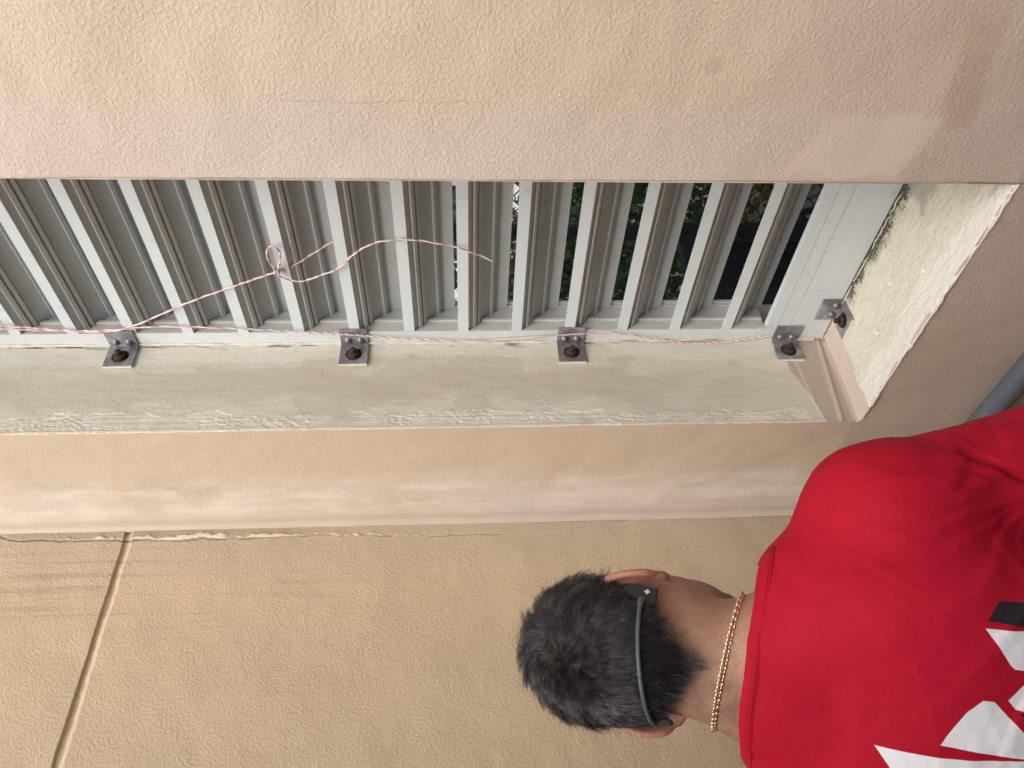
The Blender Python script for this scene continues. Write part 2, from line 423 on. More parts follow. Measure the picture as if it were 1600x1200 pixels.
ys = spaced((-.001, .06, .0013), (.06, D + .08, .003)); zj = spaced((-.002, 1.7, .0018), (1.7, ZTOP, .02))
me = grid_mesh('jamb_reveal', ys, zj, jamb_fn)
U, V = np.meshgrid(ys, zj, indexing='ij')
yb = .032 + .018 * fbm(V * 7, V * 0 + 1) + .012 * fbm(V * 28, V * 0 + 5)
torn = (sstep(.002, -.002, U - yb) * sstep(-.02, .02, V - .08)).ravel().astype(np.float32)
me.attributes.new('torn', 'FLOAT', 'POINT').data.foreach_set('value', torn)
rim = np.exp(-((U - yb + .0006) / .0011) ** 2) * sstep(.42, .62, vnoise(V * 34, V * 0 + 2)) * sstep(-.02, .02, V - .08)
rim = np.maximum(rim, .8 * np.exp(-((U - .004 - .003 * fbm(V * 30, V * 0)) / .0009) ** 2) * sstep(.5, .7, vnoise(V * 18, V * 0 + 6)))
me.attributes.new('rim', 'FLOAT', 'POINT').data.foreach_set('value', rim.ravel().astype(np.float32))
link_mesh('jamb_reveal', me, M_RV, ww, True)
me = grid_mesh('jamb_reveal', spaced((-.001, D + .08, .01)), spaced((-.002, ZTOP, .03)), lambda Y, Z: (XR + .0006 * fbm(Y * 40, Z * 20), Y, Z))
link_mesh('jamb_reveal', me, M_RV, ww, True)
# sill: thick worn paint, broken front arris
def sill_fn(U, V):
    X, Y = U, V
    Z = .0012 * fbm(X * 25, Y * 40) + .0007 * fbm(X * 120, Y * 150)
    eb = .001 + .012 * fbm(X * 16, X * 0 + 3) + .010 * fbm(X * 60, X * 0 + 8)
    t = sstep(.002, -.002, Y - eb)
    Z -= t * (.0022 + .0012 * fbm(X * 200, Y * 200))
    Z -= rounded(Y, -.003, .002, 1)
    crk = np.abs(Y - (.034 + .022 * fbm(X * 14, X * 0 + 11))); Z -= .0011 * np.exp(-(crk / .0012) ** 2) * sstep(.48, .62, X)
    for hx, hy, r in ((.795, .035, .008), (.758, .10, .006), (.47, .075, .003), (.625, .06, .003), (.55, .11, .003)):
        Z -= .005 * np.exp(-(((X - hx) * .7) ** 2 + (Y - hy) ** 2) / r ** 2)
    Z += .004 * np.clip((XJ + .012 - X) / .012, 0, 1) ** 2
    Yo = Y - np.where(Y < .002, .0035 * np.clip(fbm(X * 38, X * 0 + 21), -.6, 1), 0)
    return X, Yo, Z
xs = spaced((XJ - .003, XR, .0017)); yv = spaced((-.003, D + .08, .0017))
me = grid_mesh('window_sill', xs, yv, sill_fn)
U, V = np.meshgrid(xs, yv, indexing='ij')
eb = .001 + .012 * fbm(U * 16, U * 0 + 3) + .010 * fbm(U * 60, U * 0 + 8)
me.attributes.new('torn', 'FLOAT', 'POINT').data.foreach_set('value', sstep(.002, -.002, V - eb).ravel().astype(np.float32))
link_mesh('window_sill', me, M_SL, ww, True)

# ------------------------------------------------------------------ side wall (thing): groove and corner crack are relief
sw = empty('side_wall', (0, -1.2, FLOOR), 'tan stucco wall with one horizontal groove behind the person', 'wall')
ZG = 1.371
def crack_y(Z):
    y = np.interp(Z, [-1, .6, .76, 1.0, 1.25, 1.36, 1.50, 1.585, 1.62, 2.3], [-.036, -.034, -.0356, -.0245, -.030, -.0255, -.0262, -.0225, -.012, -.012])
    return y + .0022 * fbm(Z * 160, Z * 0 + 12, 3) + .0026 * fbm(Z * 40, Z * 0 + 2) + .0030 * fbm(Z * 13, Z * 0 + 6)
def side_parts(Yv, Z):
    wob = .0012 * fbm(Yv * 12, Yv * 0 + 4) + .0013 * fbm(Yv * 55, Yv * 0 + 14)
    wob2 = .0022 * fbm(Yv * 20, Yv * 0 + 44) + .0018 * fbm(Yv * 80, Yv * 0 + 34) + .0016 * fbm(Yv * 210, Yv * 0 + 54)
    zc = ZG
    up = zc + .0080 + wob; lo = zc - .0065 + wob2
    groove = sstep(up + .0012, up - .0012, Z) * sstep(lo - .003, lo + .008, Z)
    dc = np.abs(Yv - crack_y(Z))
    cw = .0011 * (.35 + 1.3 * vnoise(Z * 30, Z * 0 + 1)) * np.interp(Z, [.5, .7, .95, 1.2, 1.6, 1.65], [0, .35, .5, 1.1, 1.2, 0])
    crack = np.exp(-(dc / np.maximum(cw, 1e-5)) ** 2) * (cw > 2e-4)
    side = crack_y(Z) - Yv                       # >0 outside the crack (towards the room)
    fw = .0095 * np.clip(.5 + 1.5 * fbm(Z * 26, Z * 0 + 8) + 1.1 * fbm(Z * 130, Z * 0 + 28, 3), 0, 1.4) * np.interp(Z, [.75, 1.0, 1.15, 1.3, 1.55, 1.6], [0, .6, 1.1, .8, .55, .2])
    flake = sstep(-.0008, .0004, -side) * sstep(fw + .0008, fw - .0004, -side) * (fw > .0006)
    return groove, crack, flake
def side_fn(U, V):
    Yv, Z = U, V
    g_, c_, f_ = side_parts(Yv, Z)
    X = .0028 * fbm(Yv * 9, Z * 9) - .0050 * g_ - .003 * c_ + .0026 * f_
    X = X + .0016 * sstep(-.002, .003, Yv - crack_y(Z)) * np.interp(Z, [.4, .9], [0, 1])
    X = X + g_ * .0012 * fbm(Yv * 140, Z * 300, 3)
    return X, Yv, Z
ysw = spaced((-2.6, -.75, .06), (-.75, -.045, .006), (-.045, -.014, .0009), (-.014, .004, .004))
zsw = spaced((FLOOR, 0, .05), (0, ZG - .02, .006), (ZG - .02, ZG + .02, .0012), (ZG + .02, 1.75, .005), (1.75, WALLTOP, .05))
me = grid_mesh('plaster_face', ysw, zsw, side_fn)
U, V = np.meshgrid(ysw, zsw, indexing='ij')
for nm, arr in zip(('groove', 'crack', 'flake'), side_parts(U, V)):
    me.attributes.new(nm, 'FLOAT', 'POINT').data.foreach_set('value', arr.ravel().astype(np.float32))
link_mesh('plaster_face', me, M_SW, sw, True)
box_obj('wall_core', (-.2, -2.6, FLOOR), (-.015, .0, WALLTOP), M_SW, sw)

# ------------------------------------------------------------------ unseen wall added behind the camera, blocks low sky so the walls darken downwards
ow = empty('sky_block_wall', (1.5, -2.1, FLOOR), 'unseen plain grey wall added behind the camera to block low sky', 'wall')
bm = bmesh.new(); add_box(bm, (-.2, -2.3, FLOOR), (6, -2.1, WALLTOP)); bm_obj('plaster_face', bm, simple('grey_plaster', (.30, .30, .29), .8, noise=(3, .15)), ow)

# ------------------------------------------------------------------ louvre window
def paint(name, col, rough=.42, shade_y=None):
    g = G(name)
    rnd = g.n('ShaderNodeObjectInfo').outputs['Random']; ov = g.n('ShaderNodeVectorMath', operation='ADD'); g.l(g.co, ov.inputs[0]); cx_ = g.n('ShaderNodeCombineXYZ'); g.l(g.mul(rnd, 9.), cx_.inputs[0]); g.l(cx_.outputs[0], ov.inputs[1]); ovc = ov.outputs[0]
    c = g.mix(g.mul(g.ss(g.noise(7, 4, .5, ovc), .4, .7), .5), col, tuple(v * .88 for v in col))
    c = g.mix(g.mul(g.ss(g.noise(1, 4, .6, g.map(ovc, (55, 30, 30))), .56, .70), .22), c, (.36, .34, .29)); c = g.mix(g.mul(g.ss(g.noise(1, 3, .6, g.map(ovc, (10, 500, 500))), .66, .70), .35), c, (.80, .82, .82))
    dirt = g.ss(g.noise(330, 2, .5, ovc), .70, .74)
    c = g.mix(g.mul(dirt, g.mul(g.ss(g.noise(9, 2), .48, .6), .75)), c, (.09, .08, .07))
    dust = g.ss(g.noise(1, 4, .6, g.map(g.co, (3, 40, 40))), .45, .75)
    c = g.mix(g.mul(dust, .14), c, (.45, .40, .33))
    if shade_y is not None: c = g.mix(g.mul(g.ss(g.add(g.sub(g.y, shade_y), g.mul(g.sub(g.noise(300, 2), .5), .001)), .0012, .003), g.add(.22, g.mul(g.noise(25, 4), .35))), c, (.47, .435, .375))   # brownish shade of the inner faces, painted into the colour by depth
    g.set(Base_Color=c, Roughness=rough, Specular_IOR_Level=.45, Normal=g.bump(g.noise(60, 3), .0006, .25)); return g.m
M_ALU = paint('grey_white_powder_coat', (.585, .645, .67))
M_BLADE = paint('shaded_blade_coat', (.60, .66, .685), shade_y=0.)
M_SIDE = paint('shaded_frame_coat', (.59, .635, .65), shade_y=D)
M_CAULK = simple('caulk', (.60, .58, .50), .55, noise=(60, .12), bump=(200, .002))
lw = empty('louvre_window', (.57, D, 0), 'tall grey white aluminium louvre with sloping horizontal blades set in the recess', 'window')
def extrude_x(prof, x0, x1):
    """prof: closed (Y,Z) polygon"""
    n = len(prof); P = np.asarray(prof, float)
    V = np.vstack([np.column_stack([np.full(n, x0), P]), np.column_stack([np.full(n, x1), P])])
    return V, n
def prism_obj(name, prof, x0, x1, mat, parent):
    V, n = extrude_x(prof, x0, x1)
    bm = bmesh.new(); vs = [bm.verts.new(v) for v in V]
    for i in range(n): bm.faces.new((vs[i], vs[(i + 1) % n], vs[n + (i + 1) % n], vs[n + i]))
    bm.faces.new(vs[:n][::-1]); bm.faces.new(vs[n:])
    return bm_obj(name, bm, mat, parent)
def blade_profile():
    u = np.array([.7071, .7071]); nn = np.array([-.7071, .7071])     # along / out of the underside (depth, down)
    def on(s, h=0): return np.array([.004, .0185]) + u * s + nn * h
    p = [(0, 0), (0, .019), (.0022, .0196)]
    p += [on(.001)]
    def ridge(s0, w, h):
        return [on(s0), on(s0 + .0003, h - .0006), on(s0 + .0010, h), on(s0 + w - .0010, h), on(s0 + w - .0002, h - .0007), on(s0 + w)]
    p += ridge(.0105, .0085, .0046) + [on(.0200, -.0012), on(.0212, -.0012), on(.0214)] + ridge(.0222, .0070, .0040) + [on(.0294, -.0016), on(.0306, -.0016), on(.0314)]
    p += ridge(.0580, .0080, .0046)
    p += [(.0545, .0675), (.0605, .0940), (.0630, .0940), (.0575, .0655), (.0060, .0142), (.0030, .0120), (.0020, 0)]
    return p
prof = np.array(blade_profile())
blade_me = None
for i in range(-4, 13):
    zt = 1.4124 - .1 * i
    if blade_me is None:
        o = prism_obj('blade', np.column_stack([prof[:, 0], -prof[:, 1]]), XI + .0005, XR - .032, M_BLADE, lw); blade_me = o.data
    else:
        o = bpy.data.objects.new('blade', blade_me); C.objects.link(o); o.parent = lw
    o.matrix_parent_inverse = Matrix.Identity(4)
    o.location = (-lw.location.x, random.uniform(-.0006, .0006), zt + random.uniform(-.0008, .0008)); o.rotation_euler = (rad(random.uniform(-.8, .8)), rad(random.uniform(-.12, .12)), 0)
    # mesh is in world X, depth from the front plane, height below the lip
def jamb_frame(x0, x1, inner, name='side_frame'):
    s = 1 if inner > 0 else -1
    a, b = (x0, x1)
    bm = bmesh.new()
    add_box(bm, (a, D, ZR - .002), (b, D + .074, ZTOP - .002), .0008)
    xi = b if s > 0 else a
    def rib(y0, y1, h): add_box(bm, (min(xi, xi + s * h), D + y0, ZR), (max(xi, xi + s * h), D + y1, ZTOP - .06), .0012)
    rib(.024, .031, .0045); rib(.062, .066, .003); rib(.0665, .0735, .007)
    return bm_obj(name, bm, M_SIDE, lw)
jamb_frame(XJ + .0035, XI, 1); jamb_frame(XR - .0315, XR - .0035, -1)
# bottom rail with two fine grooves
def rail(z0, z1, grooves, name):
    p = [(D, z0)]
    for gz in sorted(grooves): p += [(D, gz - .0008), (D + .0016, gz - .0004), (D + .0016, gz + .0004), (D, gz + .0008)]
    dp = .012 if grooves else .074
    p += [(D, z1), (D + dp, z1), (D + dp, z0)]
    return prism_obj(name, p, XJ + .0035, XR - .0035, M_ALU, lw)
rail(.004, ZR - .0025, (.1040, .0793), 'bottom_rail'); rail(ZTOP - .058, ZTOP - .0022, (), 'top_rail')
# caulk bead down the jamb, gone in places
def bead_obj(pts, r, name):
    r = np.maximum(r, .0004); V, F = tube_arrays(pts, r, 7); return link_mesh(name, np_mesh(name, V, F), M_CAULK, lw, True)
zz = np.linspace(.02, ZTOP - .02, 420)
gap = sstep(.15, .5, fbm(zz * 9, zz * 0 + 60)) * (zz < .6)
pts = np.column_stack([XJ + .0022 + .0012 * fbm(zz * 40, zz * 0), D - .001 - .0015 * fbm(zz * 25, zz * 0 + 9), zz])
bead_obj(pts, (.0034 + .0022 * fbm(zz * 30, zz * 0 + 30)) * (1 - .9 * gap), 'caulk_bead')
bm = bmesh.new()
for zz_ in (.15,):
    add_box(bm, (XI - .002, D - .0012, ZR - .014), (XI + .006, D + .0, ZR + .012), .001)
bm_obj('caulk_smear', bm, M_CAULK, lw)
# peeling strips of old sealant lying along the sill joint
parts = []
for k in range(4):
    x0 = .41 + .07 * k + .01 * random.random(); L = .03 + .04 * random.random(); t = np.linspace(0, 1, 14)
    parts.append(tube_arrays(np.column_stack([x0 + L * t, D - .004 - .006 * np.abs(fbm(t * 4 + k * 7, t * 0 + k)), .002 + .004 * np.abs(fbm(t * 5 + k * 3, t * 0 + 5 + k))]), .0009 + .0006 * np.sin(t * math.pi), 5))
V, F = join_arrays(parts); o = link_mesh('sealant_shreds', np_mesh('sealant_shreds', V, F), M_CAULK, lw, True); o['kind'] = 'stuff'

# ------------------------------------------------------------------ angle brackets
def mat_galv():
    g = G('galvanised_steel')
    rnd = g.n('ShaderNodeObjectInfo').outputs['Random']; ov = g.n('ShaderNodeVectorMath', operation='ADD'); g.l(g.co, ov.inputs[0]); cx_ = g.n('ShaderNodeCombineXYZ'); g.l(g.mul(rnd, 5.), cx_.inputs[0]); g.l(cx_.outputs[0], ov.inputs[1]); n = g.noise(70, 4, .65, ov.outputs[0]); m = g.noise(22, 3, .5, ov.outputs[0])
    c = g.mix(g.ss(n, .35, .65), (.23, .235, .245), (.40, .41, .43))
    c = g.mix(g.mul(g.ss(m, .46, .62), .6), c, (.14, .14, .15)); c = g.mix(g.mul(rnd, .35), c, (.30, .30, .31)); scr = g.ss(g.noise(1, 3, .6, g.map(ov.outputs[0], (30, 30, 420))), .60, .68); c = g.mix(g.mul(scr, .45), c, (.55, .55, .56))
    pt = g.mul(g.ss(g.add(g.y, g.mul(g.sub(g.noise(180, 3), .5), .006)), -.0535, -.0555), 1.)   # paint left on the toe
    c = g.mix(pt, c, (.66, .65, .60))
    g.set(Base_Color=c, Metallic=g.sub(.45, g.mul(pt, .45)), Roughness=g.ss(n, -.2, 1.3), Normal=g.bump(g.noise(160, 4), .0008, .5)); return g.m
def mat_rust():
    g = G('rusty_iron'); n = g.noise(260, 4, .7)
    c = g.mix(g.ss(n, .35, .65), (.018, .008, .006), (.062, .025, .015)); c = g.mix(g.mul(g.ss(g.noise(420, 2), .6, .7), .6), c, (.11, .055, .035))
    g.set(Base_Color=c, Roughness=.85, Normal=g.bump(n, .0015, .9)); return g.m
M_GALV = mat_galv(); M_RUST = mat_rust(); M_SCREW = simple('screw_steel', (.20, .20, .21), .5, .6, noise=(300, .3))
def plate_with_hole(bm, w, y0, y1, hc, hr, t, n=32):
    """wall leg: in the x=0 plane facing +x; y from y0 to y1 (both negative), z from -w/2 to w/2, hole at (hc)"""
    a = np.arange(n) * 2 * math.pi / n + math.pi / n
    cir = [(hc[0] + hr * math.cos(k), hc[1] + hr * math.sin(k)) for k in a]
    rec = []
    for k in a:
        dx, dy = math.cos(k), math.sin(k); ts = []
        if dx > 1e-9: ts.append((max(y0, y1) - hc[0]) / dx)
        if dx < -1e-9: ts.append((min(y0, y1) - hc[0]) / dx)
        if dy > 1e-9: ts.append((w / 2 - hc[1]) / dy)
        if dy < -1e-9: ts.append((-w / 2 - hc[1]) / dy)
        s = min(v for v in ts if v > 0); rec.append([hc[0] + dx * s, hc[1] + dy * s])
    for cy, cz in ((y0, w / 2), (y0, -w / 2), (y1, w / 2), (y1, -w / 2)):
        j = min(range(n), key=lambda i: (rec[i][0] - cy) ** 2 + (rec[i][1] - cz) ** 2); rec[j] = [cy, cz]
    L = {}
    for x in (0, t):
        L[x] = ([bm.verts.new((x, p[0], p[1])) for p in cir], [bm.verts.new((x, p[0], p[1])) for p in rec])
    for i in range(n):
        j = (i + 1) % n
        for x in (0, t): bm.faces.new((L[x][0][i], L[x][0][j], L[x][1][j], L[x][1][i]))
        bm.faces.new((L[0][0][i], L[0][0][j], L[t][0][j], L[t][0][i])); bm.faces.new((L[0][1][i], L[0][1][j], L[t][1][j], L[t][1][i]))
def lathe(prof, seg=20):
    """(r,h) profile round +x"""
    a = np.arange(seg) * 2 * math.pi / seg; V = np.array([(h, r * math.cos(k), r * math.sin(k)) for r, h in prof for k in a]); F = []
    for i in range(len(prof) - 1):
        for k in range(seg): F.append((i * seg + k, i * seg + (k + 1) % seg, (i + 1) * seg + (k + 1) % seg, (i + 1) * seg + k))
    return V, np.array(F)
def make_bracket():
    w, t = .051, .0035
    root = empty('angle_bracket')
    bm = bmesh.new()
    plate_with_hole(bm, w, -.004, -.0565, (-.031, 0), .0150, t)
    add_box(bm, (0, -.0038, -w / 2), (.0395, -.0003, w / 2), .0006)      # leg on the frame
    link = bm_obj('plate', bm, M_GALV, root)
    for dz in (-.0115, .0115):
        V, F = lathe([(0, .0), (.0070, 0), (.0070, .0008), (.0052, .0012), (.0050, .0046), (.0034, .0056), (0, .0056)], 14)
        V = np.column_stack([V[:, 1] + .0115, -.0038 - V[:, 0], V[:, 2] + dz])
        s = link_mesh('screw', np_mesh('screw', V, F[:, ::-1]), M_SCREW, root, True)
    hx = []
    V, F = lathe([(0, .0008), (.0142, .0008), (.0142, .0024), (.0, .0026)], 24)      # washer, set in the hole
    hx.append((V + [0, -.031, 0], F))
    a = np.arange(6) * math.pi / 3 + .3
    prof = [(.0001, .0026), (.0112, .0026), (.0112, .0085), (.0098, .0100), (.0052, .0102), (.0050, .0175), (.0001, .0178)]
    V, F = lathe(prof, 6); hx.append((V + [0, -.0315, 0], F))
    V, F = lathe([(.0001, .0100), (.0050, .0100), (.0050, .0185), (.0042, .0195), (.0001, .0195)], 16); hx.append((V + [0, -.0315, 0], F))
    V, F = join_arrays(hx); link_mesh('anchor_bolt', np_mesh('anchor_bolt', V, F), M_RUST, root)
    return root
def copy_tree(o, parent=None):
    c_ = o.copy(); C.objects.link(c_)
    if parent: c_.parent = parent
    for ch in list(o.children): copy_tree(ch, c_)
    return c_
br = make_bracket()
BR = [(1.3235, 'topmost galvanised angle bracket on the jamb, where the two twine strands part', .02),
      (.9050, 'second galvanised angle bracket from the top of the jamb, twine passing above its bolt', 0),
      (.4995, 'third galvanised angle bracket down the jamb, its exposed bolt head brown with rust', 0),
      (.0800, 'lowest jamb bracket, scratched, overlapping the wide bottom rail', -.01)]
for i, (z, lab, a) in enumerate(BR):
    o = br if i == 0 else copy_tree(br)
    o.location = (XJ + .0012, D, z); o.rotation_euler = (a, 0, 0)
    tag(o, lab, 'bracket', 'angle brackets holding the louvre frame')
o = copy_tree(br); tag(o, 'lone angle bracket fixed flat on the window sill against the bottom rail', 'bracket', 'angle brackets holding the louvre frame')
o.matrix_world = Matrix(((0, 0, -1, .4085), (0, 1, 0, D), (1, 0, 0, .001), (0, 0, 0, 1)))

# ------------------------------------------------------------------ twine
M_TW = simple('twine_white', (.76, .71, .69), .6, noise=(900, .1)); M_TR = simple('twine_red', (.60, .33, .36), .6, noise=(900, .2))
def twine(name, paths, label):
    root = empty(name, paths[0][0], label, 'twine')
    for nm, ph, m in (('white_strand', 0., M_TW), ('red_strand', math.pi, M_TR)):
        parts = []
        for P in paths:
            Q = catmull(P, 24); s = np.concatenate([[0], np.cumsum(np.linalg.norm(np.diff(Q, axis=0), axis=1))])
            n = max(8, int(s[-1] / .0022)); t = np.linspace(0, s[-1], n); Q = np.column_stack([np.interp(t, s, Q[:, k]) for k in range(3)])
            T = np.gradient(Q, axis=0); T /= np.linalg.norm(T, axis=1)[:, None]
            A = np.cross(T, [0, 1, 0]); A /= np.linalg.norm(A, axis=1)[:, None] + 1e-9; B = np.cross(T, A)
            th = t / .034 * 2 * math.pi * (1 + .12 * np.sin(t * 9)) + ph
            parts.append(tube_arrays(Q + +.00085 * (np.cos(th)[:, None] * A + np.sin(th)[:, None] * B), .00108, 6))
        V, F = join_arrays(parts); link_mesh(nm, np_mesh(nm, V, F), m, root, True)
    return root
Yt = D - .0048
S1 = [(.3858,1.5136),(.3788,1.4518),(.3716,1.3891),(.3741,1.3220),(.3801,1.2646),(.3793,1.1870),(.3715,1.0764),(.3582,.9297),(.3487,.8491),(.3365,.7074),(.3406,.6114),(.3502,.5275),(.3561,.4312),(.3429,.3556),(.3259,.2775),(.3267,.2023),(.3353,.1605),(.3419,.1185)]
S1 = [(x, Yt - .003, z) for x, z in [(.392, 1.62)] + S1]
twine('twine', [S1], 'red and white twine hanging straight down along the jamb frame over the brackets')
S2 = [(.386,1.62),(.3794,1.5166),(.3737,1.4321),(.3694,1.3458),(.3852,1.2850),(.4440,1.1688),(.4952,1.0494),(.5107,1.0115)]
LO = [(.5107,1.0115),(.5372,1.0197),(.5574,1.0185),(.5667,1.0085),(.5548,.9987),(.5303,1.0035),(.5107,1.0115)]
TA = [(.5107,1.0115),(.4979,1.0066),(.4891,.9763),(.5020,.9423),(.5189,.9081),(.5506,.8779),(.5734,.8393),(.5787,.7875),(.5667,.7259),(.5505,.6840),(.5338,.6529)]
TB = [(.5090,D-.004,1.0121),(.5100,D+.004,.9901),(.5215,D+.015,.9631),(.5434,D+.03,.9190)]
lift = lambda L, d: [(x, Yt - d, z) for x, z in L]
KN = [(.5107 + .004 * math.cos(k * 1.3), Yt - .004 + .003 * math.sin(k * 1.7), 1.0115 + .004 * math.sin(k * 1.3)) for k in range(14)]
twine('twine', [lift(S2, .004), lift(LO, .006), lift(TA, .004), TB, KN], 'knotted red and white twine with a small loop and loose end across the blades')

# ------------------------------------------------------------------ conduit low on the wall
M_PIPE = simple('blue_grey_conduit', (.115, .14, .172), .45, .1, noise=(40, .14), bump=(70, .001))
cp = empty('conduit_pipe', (.9, -.026, -.203), 'blue grey conduit pipe running along the wall beneath the window', 'pipe')
xx = np.linspace(.02, 3.4, 60)
V, F = tube_arrays(np.column_stack([xx, np.full_like(xx, -.026), -.202 - .001 * np.sin(xx * 7)]), .0185, 24)
link_mesh('tube', np_mesh('tube', V, F), M_PIPE, cp, True)
for x in (.75, 1.55, 2.35, 3.1):
    a = np.linspace(-.2, math.pi + .2, 14)
    V, F = tube_arrays(np.column_stack([np.full_like(a, x), -.026 - .0215 * np.sin(a), -.2005 + .0215 * np.cos(a)]), .0018, 6)
    V2 = V.copy(); V2[:, 0] = x + (V[:, 0] - x) * 5
    link_mesh('saddle_clip', np_mesh('saddle_clip', V2, F), M_GALV, cp, True)
#PERSON
# ------------------------------------------------------------------ person, seen from behind
def unit(v): v = np.asarray(v, float); return v / np.linalg.norm(v)
def smin(a, b, k):
    if k <= 0: return np.minimum(a, b)
    h = np.maximum(k - np.abs(a - b), 0) / k; return np.minimum(a, b) - h * h * k * .25
class Field:
    def __init__(s): s.p = []
    def ell(s, c, r, k=.02, R=None):
        c = np.asarray(c, float); r = np.asarray(r, float); m = r.max()
        def f(P):
            q = P - c
            if R is not None: q = q @ R
            k0 = np.sqrt(((q / r) ** 2).sum(-1)) + 1e-9; k1 = np.sqrt(((q / r ** 2) ** 2).sum(-1)) + 1e-9
            return k0 * (k0 - 1) / k1
        s.p.append((f, c - m, c + m, k)); return s
    def cap(s, a, b, ra, rb=None, k=.02):
        a = np.asarray(a, float); b = np.asarray(b, float); rb = ra if rb is None else rb; ab = b - a; L = ab @ ab + 1e-12
        def f(P):
            q = P - a; t = np.clip(q @ ab / L, 0, 1); return np.sqrt(((q - t[..., None] * ab) ** 2).sum(-1)) - (ra + (rb - ra) * t)
        m = max(ra, rb); s.p.append((f, np.minimum(a, b) - m, np.maximum(a, b) + m, k)); return s
    def pts(s, P):
        d = np.full(P.shape[:-1], .3)
        for f, lo, hi, k in s.p: d = smin(d, f(P), k)
        return d
    def grid(s, lo, hi, h, mar=.035):
        lo = np.asarray(lo, float); n = np.ceil((np.asarray(hi) - lo) / h).astype(int) + 1
        F = np.full(n, .3, np.float32); ax = [lo[i] + h * np.arange(n[i]) for i in range(3)]
        for f, a, b, k in s.p:
            i0 = np.clip(((a - mar - lo) / h).astype(int), 0, n); i1 = np.clip(((b + mar - lo) / h).astype(int) + 2, 0, n)
            if np.any(i1 <= i0): continue
            sl = tuple(slice(u, v) for u, v in zip(i0, i1))
            P = np.stack(np.meshgrid(*[ax[i][sl[i]] for i in range(3)], indexing='ij'), -1)
            F[sl] = smin(F[sl], f(P), k)
        return F, lo, h, ax
def surfnet(F, lo, h):
    S = F < 0; n = np.array(F.shape) - 1
    cnt = np.zeros(n, np.int8)
    for dx in (0, 1):
        for dy in (0, 1):
            for dz in (0, 1): cnt += S[dx:n[0] + dx, dy:n[1] + dy, dz:n[2] + dz]
    act = (cnt > 0) & (cnt < 8); idx = np.full(n, -1, np.int32); A = np.argwhere(act); idx[act] = np.arange(len(A))
    acc = np.zeros((len(A), 3)); num = np.zeros(len(A))
    cs = [(i, j, k) for i in (0, 1) for j in (0, 1) for k in (0, 1)]
    for a in cs:
        for ax in range(3):
            if a[ax]: continue
            b = list(a); b[ax] = 1
            fa = F[A[:, 0] + a[0], A[:, 1] + a[1], A[:, 2] + a[2]]; fb = F[A[:, 0] + b[0], A[:, 1] + b[1], A[:, 2] + b[2]]
            m = (fa < 0) != (fb < 0); t = np.where(m, fa / np.where(m, fa - fb, 1), 0)
            p = np.tile(np.array(a, float), (len(A), 1)); p[:, ax] += t; acc += p * m[:, None]; num += m
    V = lo + h * (A + acc / num[:, None])
    Q = []
    for ax in range(3):
        u, v = [(1, 2), (2, 0), (0, 1)][ax]
        s0 = np.moveaxis(S, ax, 0)[:-1]; s1 = np.moveaxis(S, ax, 0)[1:]
        E = np.argwhere(np.moveaxis(s0 != s1, 0, ax))
        E = E[(E[:, u] > 0) & (E[:, v] > 0) & (E[:, u] < F.shape[u] - 1) & (E[:, v] < F.shape[v] - 1)]
        du = np.zeros(3, int); du[u] = 1; dv = np.zeros(3, int); dv[v] = 1
        q = np.stack([idx[tuple((E - du - dv).T)], idx[tuple((E - dv).T)], idx[tuple(E.T)], idx[tuple((E - du).T)]], -1)
        fl = ~S[tuple(E.T)]; q[fl] = q[fl][:, ::-1]; Q.append(q)
    Q = np.concatenate(Q); return V, Q[(Q >= 0).all(1)]
def lap(V, F, it=2, lam=.5):
    e = np.concatenate([F[:, [i, (i + 1) % 4]] for i in range(4)]); e = np.concatenate([e, e[:, ::-1]])
    deg = np.bincount(e[:, 0], minlength=len(V))[:, None]
    for _ in range(it):
        s = np.column_stack([np.bincount(e[:, 0], weights=V[e[:, 1], k], minlength=len(V)) for k in range(3)])
        V = V + lam * (s / np.maximum(deg, 1) - V)
    return V
def vnormals(V, F):
    n = np.cross(V[F[:, 2]] - V[F[:, 0]], V[F[:, 3]] - V[F[:, 1]]); N = np.zeros_like(V)
    for k in range(4):
        for c_ in range(3): N[:, c_] += np.bincount(F[:, k], weights=n[:, c_], minlength=len(V))
    return N / (np.linalg.norm(N, axis=1)[:, None] + 1e-12)
def march(fld, o, d, off=0., tmax=.25, n=90):
    """from an inside point outwards to the last crossing of sdf=off; vectorised over d"""
    t = np.linspace(0, tmax, n); P = o[..., None, :] + t[:, None] * d[..., None, :]; S = fld.pts(P) - off
    neg = S < 0; last = n - 1 - np.argmax(neg[..., ::-1], -1); last = np.minimum(last, n - 2)
    a = np.take_along_axis(S, last[..., None], -1)[..., 0]; b = np.take_along_axis(S, last[..., None] + 1, -1)[..., 0]
    tt = t[last] + (t[1] - t[0]) * np.clip(a / (a - b + 1e-12), 0, 1); return o + tt[..., None] * d

# frames: torso and head, in world space
NK = np.array([.600, -.517, .419])                         # root of the neck
ty = rad(133); TF = np.array([math.cos(ty), math.sin(ty), 0]); TR = np.array([math.sin(ty), -math.cos(ty), 0]); UP = np.array([0, 0, 1.])
def T(s, f, u): return NK + s * TR + f * TF + u * UP
hy, hp, hr = rad(143), rad(13), rad(5)
HE = np.array([.578, -.481, .512]); HS = .94
hf = np.array([math.cos(hy), math.sin(hy), 0]); hx = np.array([math.sin(hy), -math.cos(hy), 0])
f1 = hf * math.cos(hp) - UP * math.sin(hp); z1 = UP * math.cos(hp) + hf * math.sin(hp)
HZ = z1 * math.cos(hr) - hx * math.sin(hr); HX = hx * math.cos(hr) + z1 * math.sin(hr); HF = f1
HM = np.stack([HX, HF, HZ], 1)                             # local -> world columns
def h2w(p): return HE + HS * (np.asarray(p, float) @ HM.T)
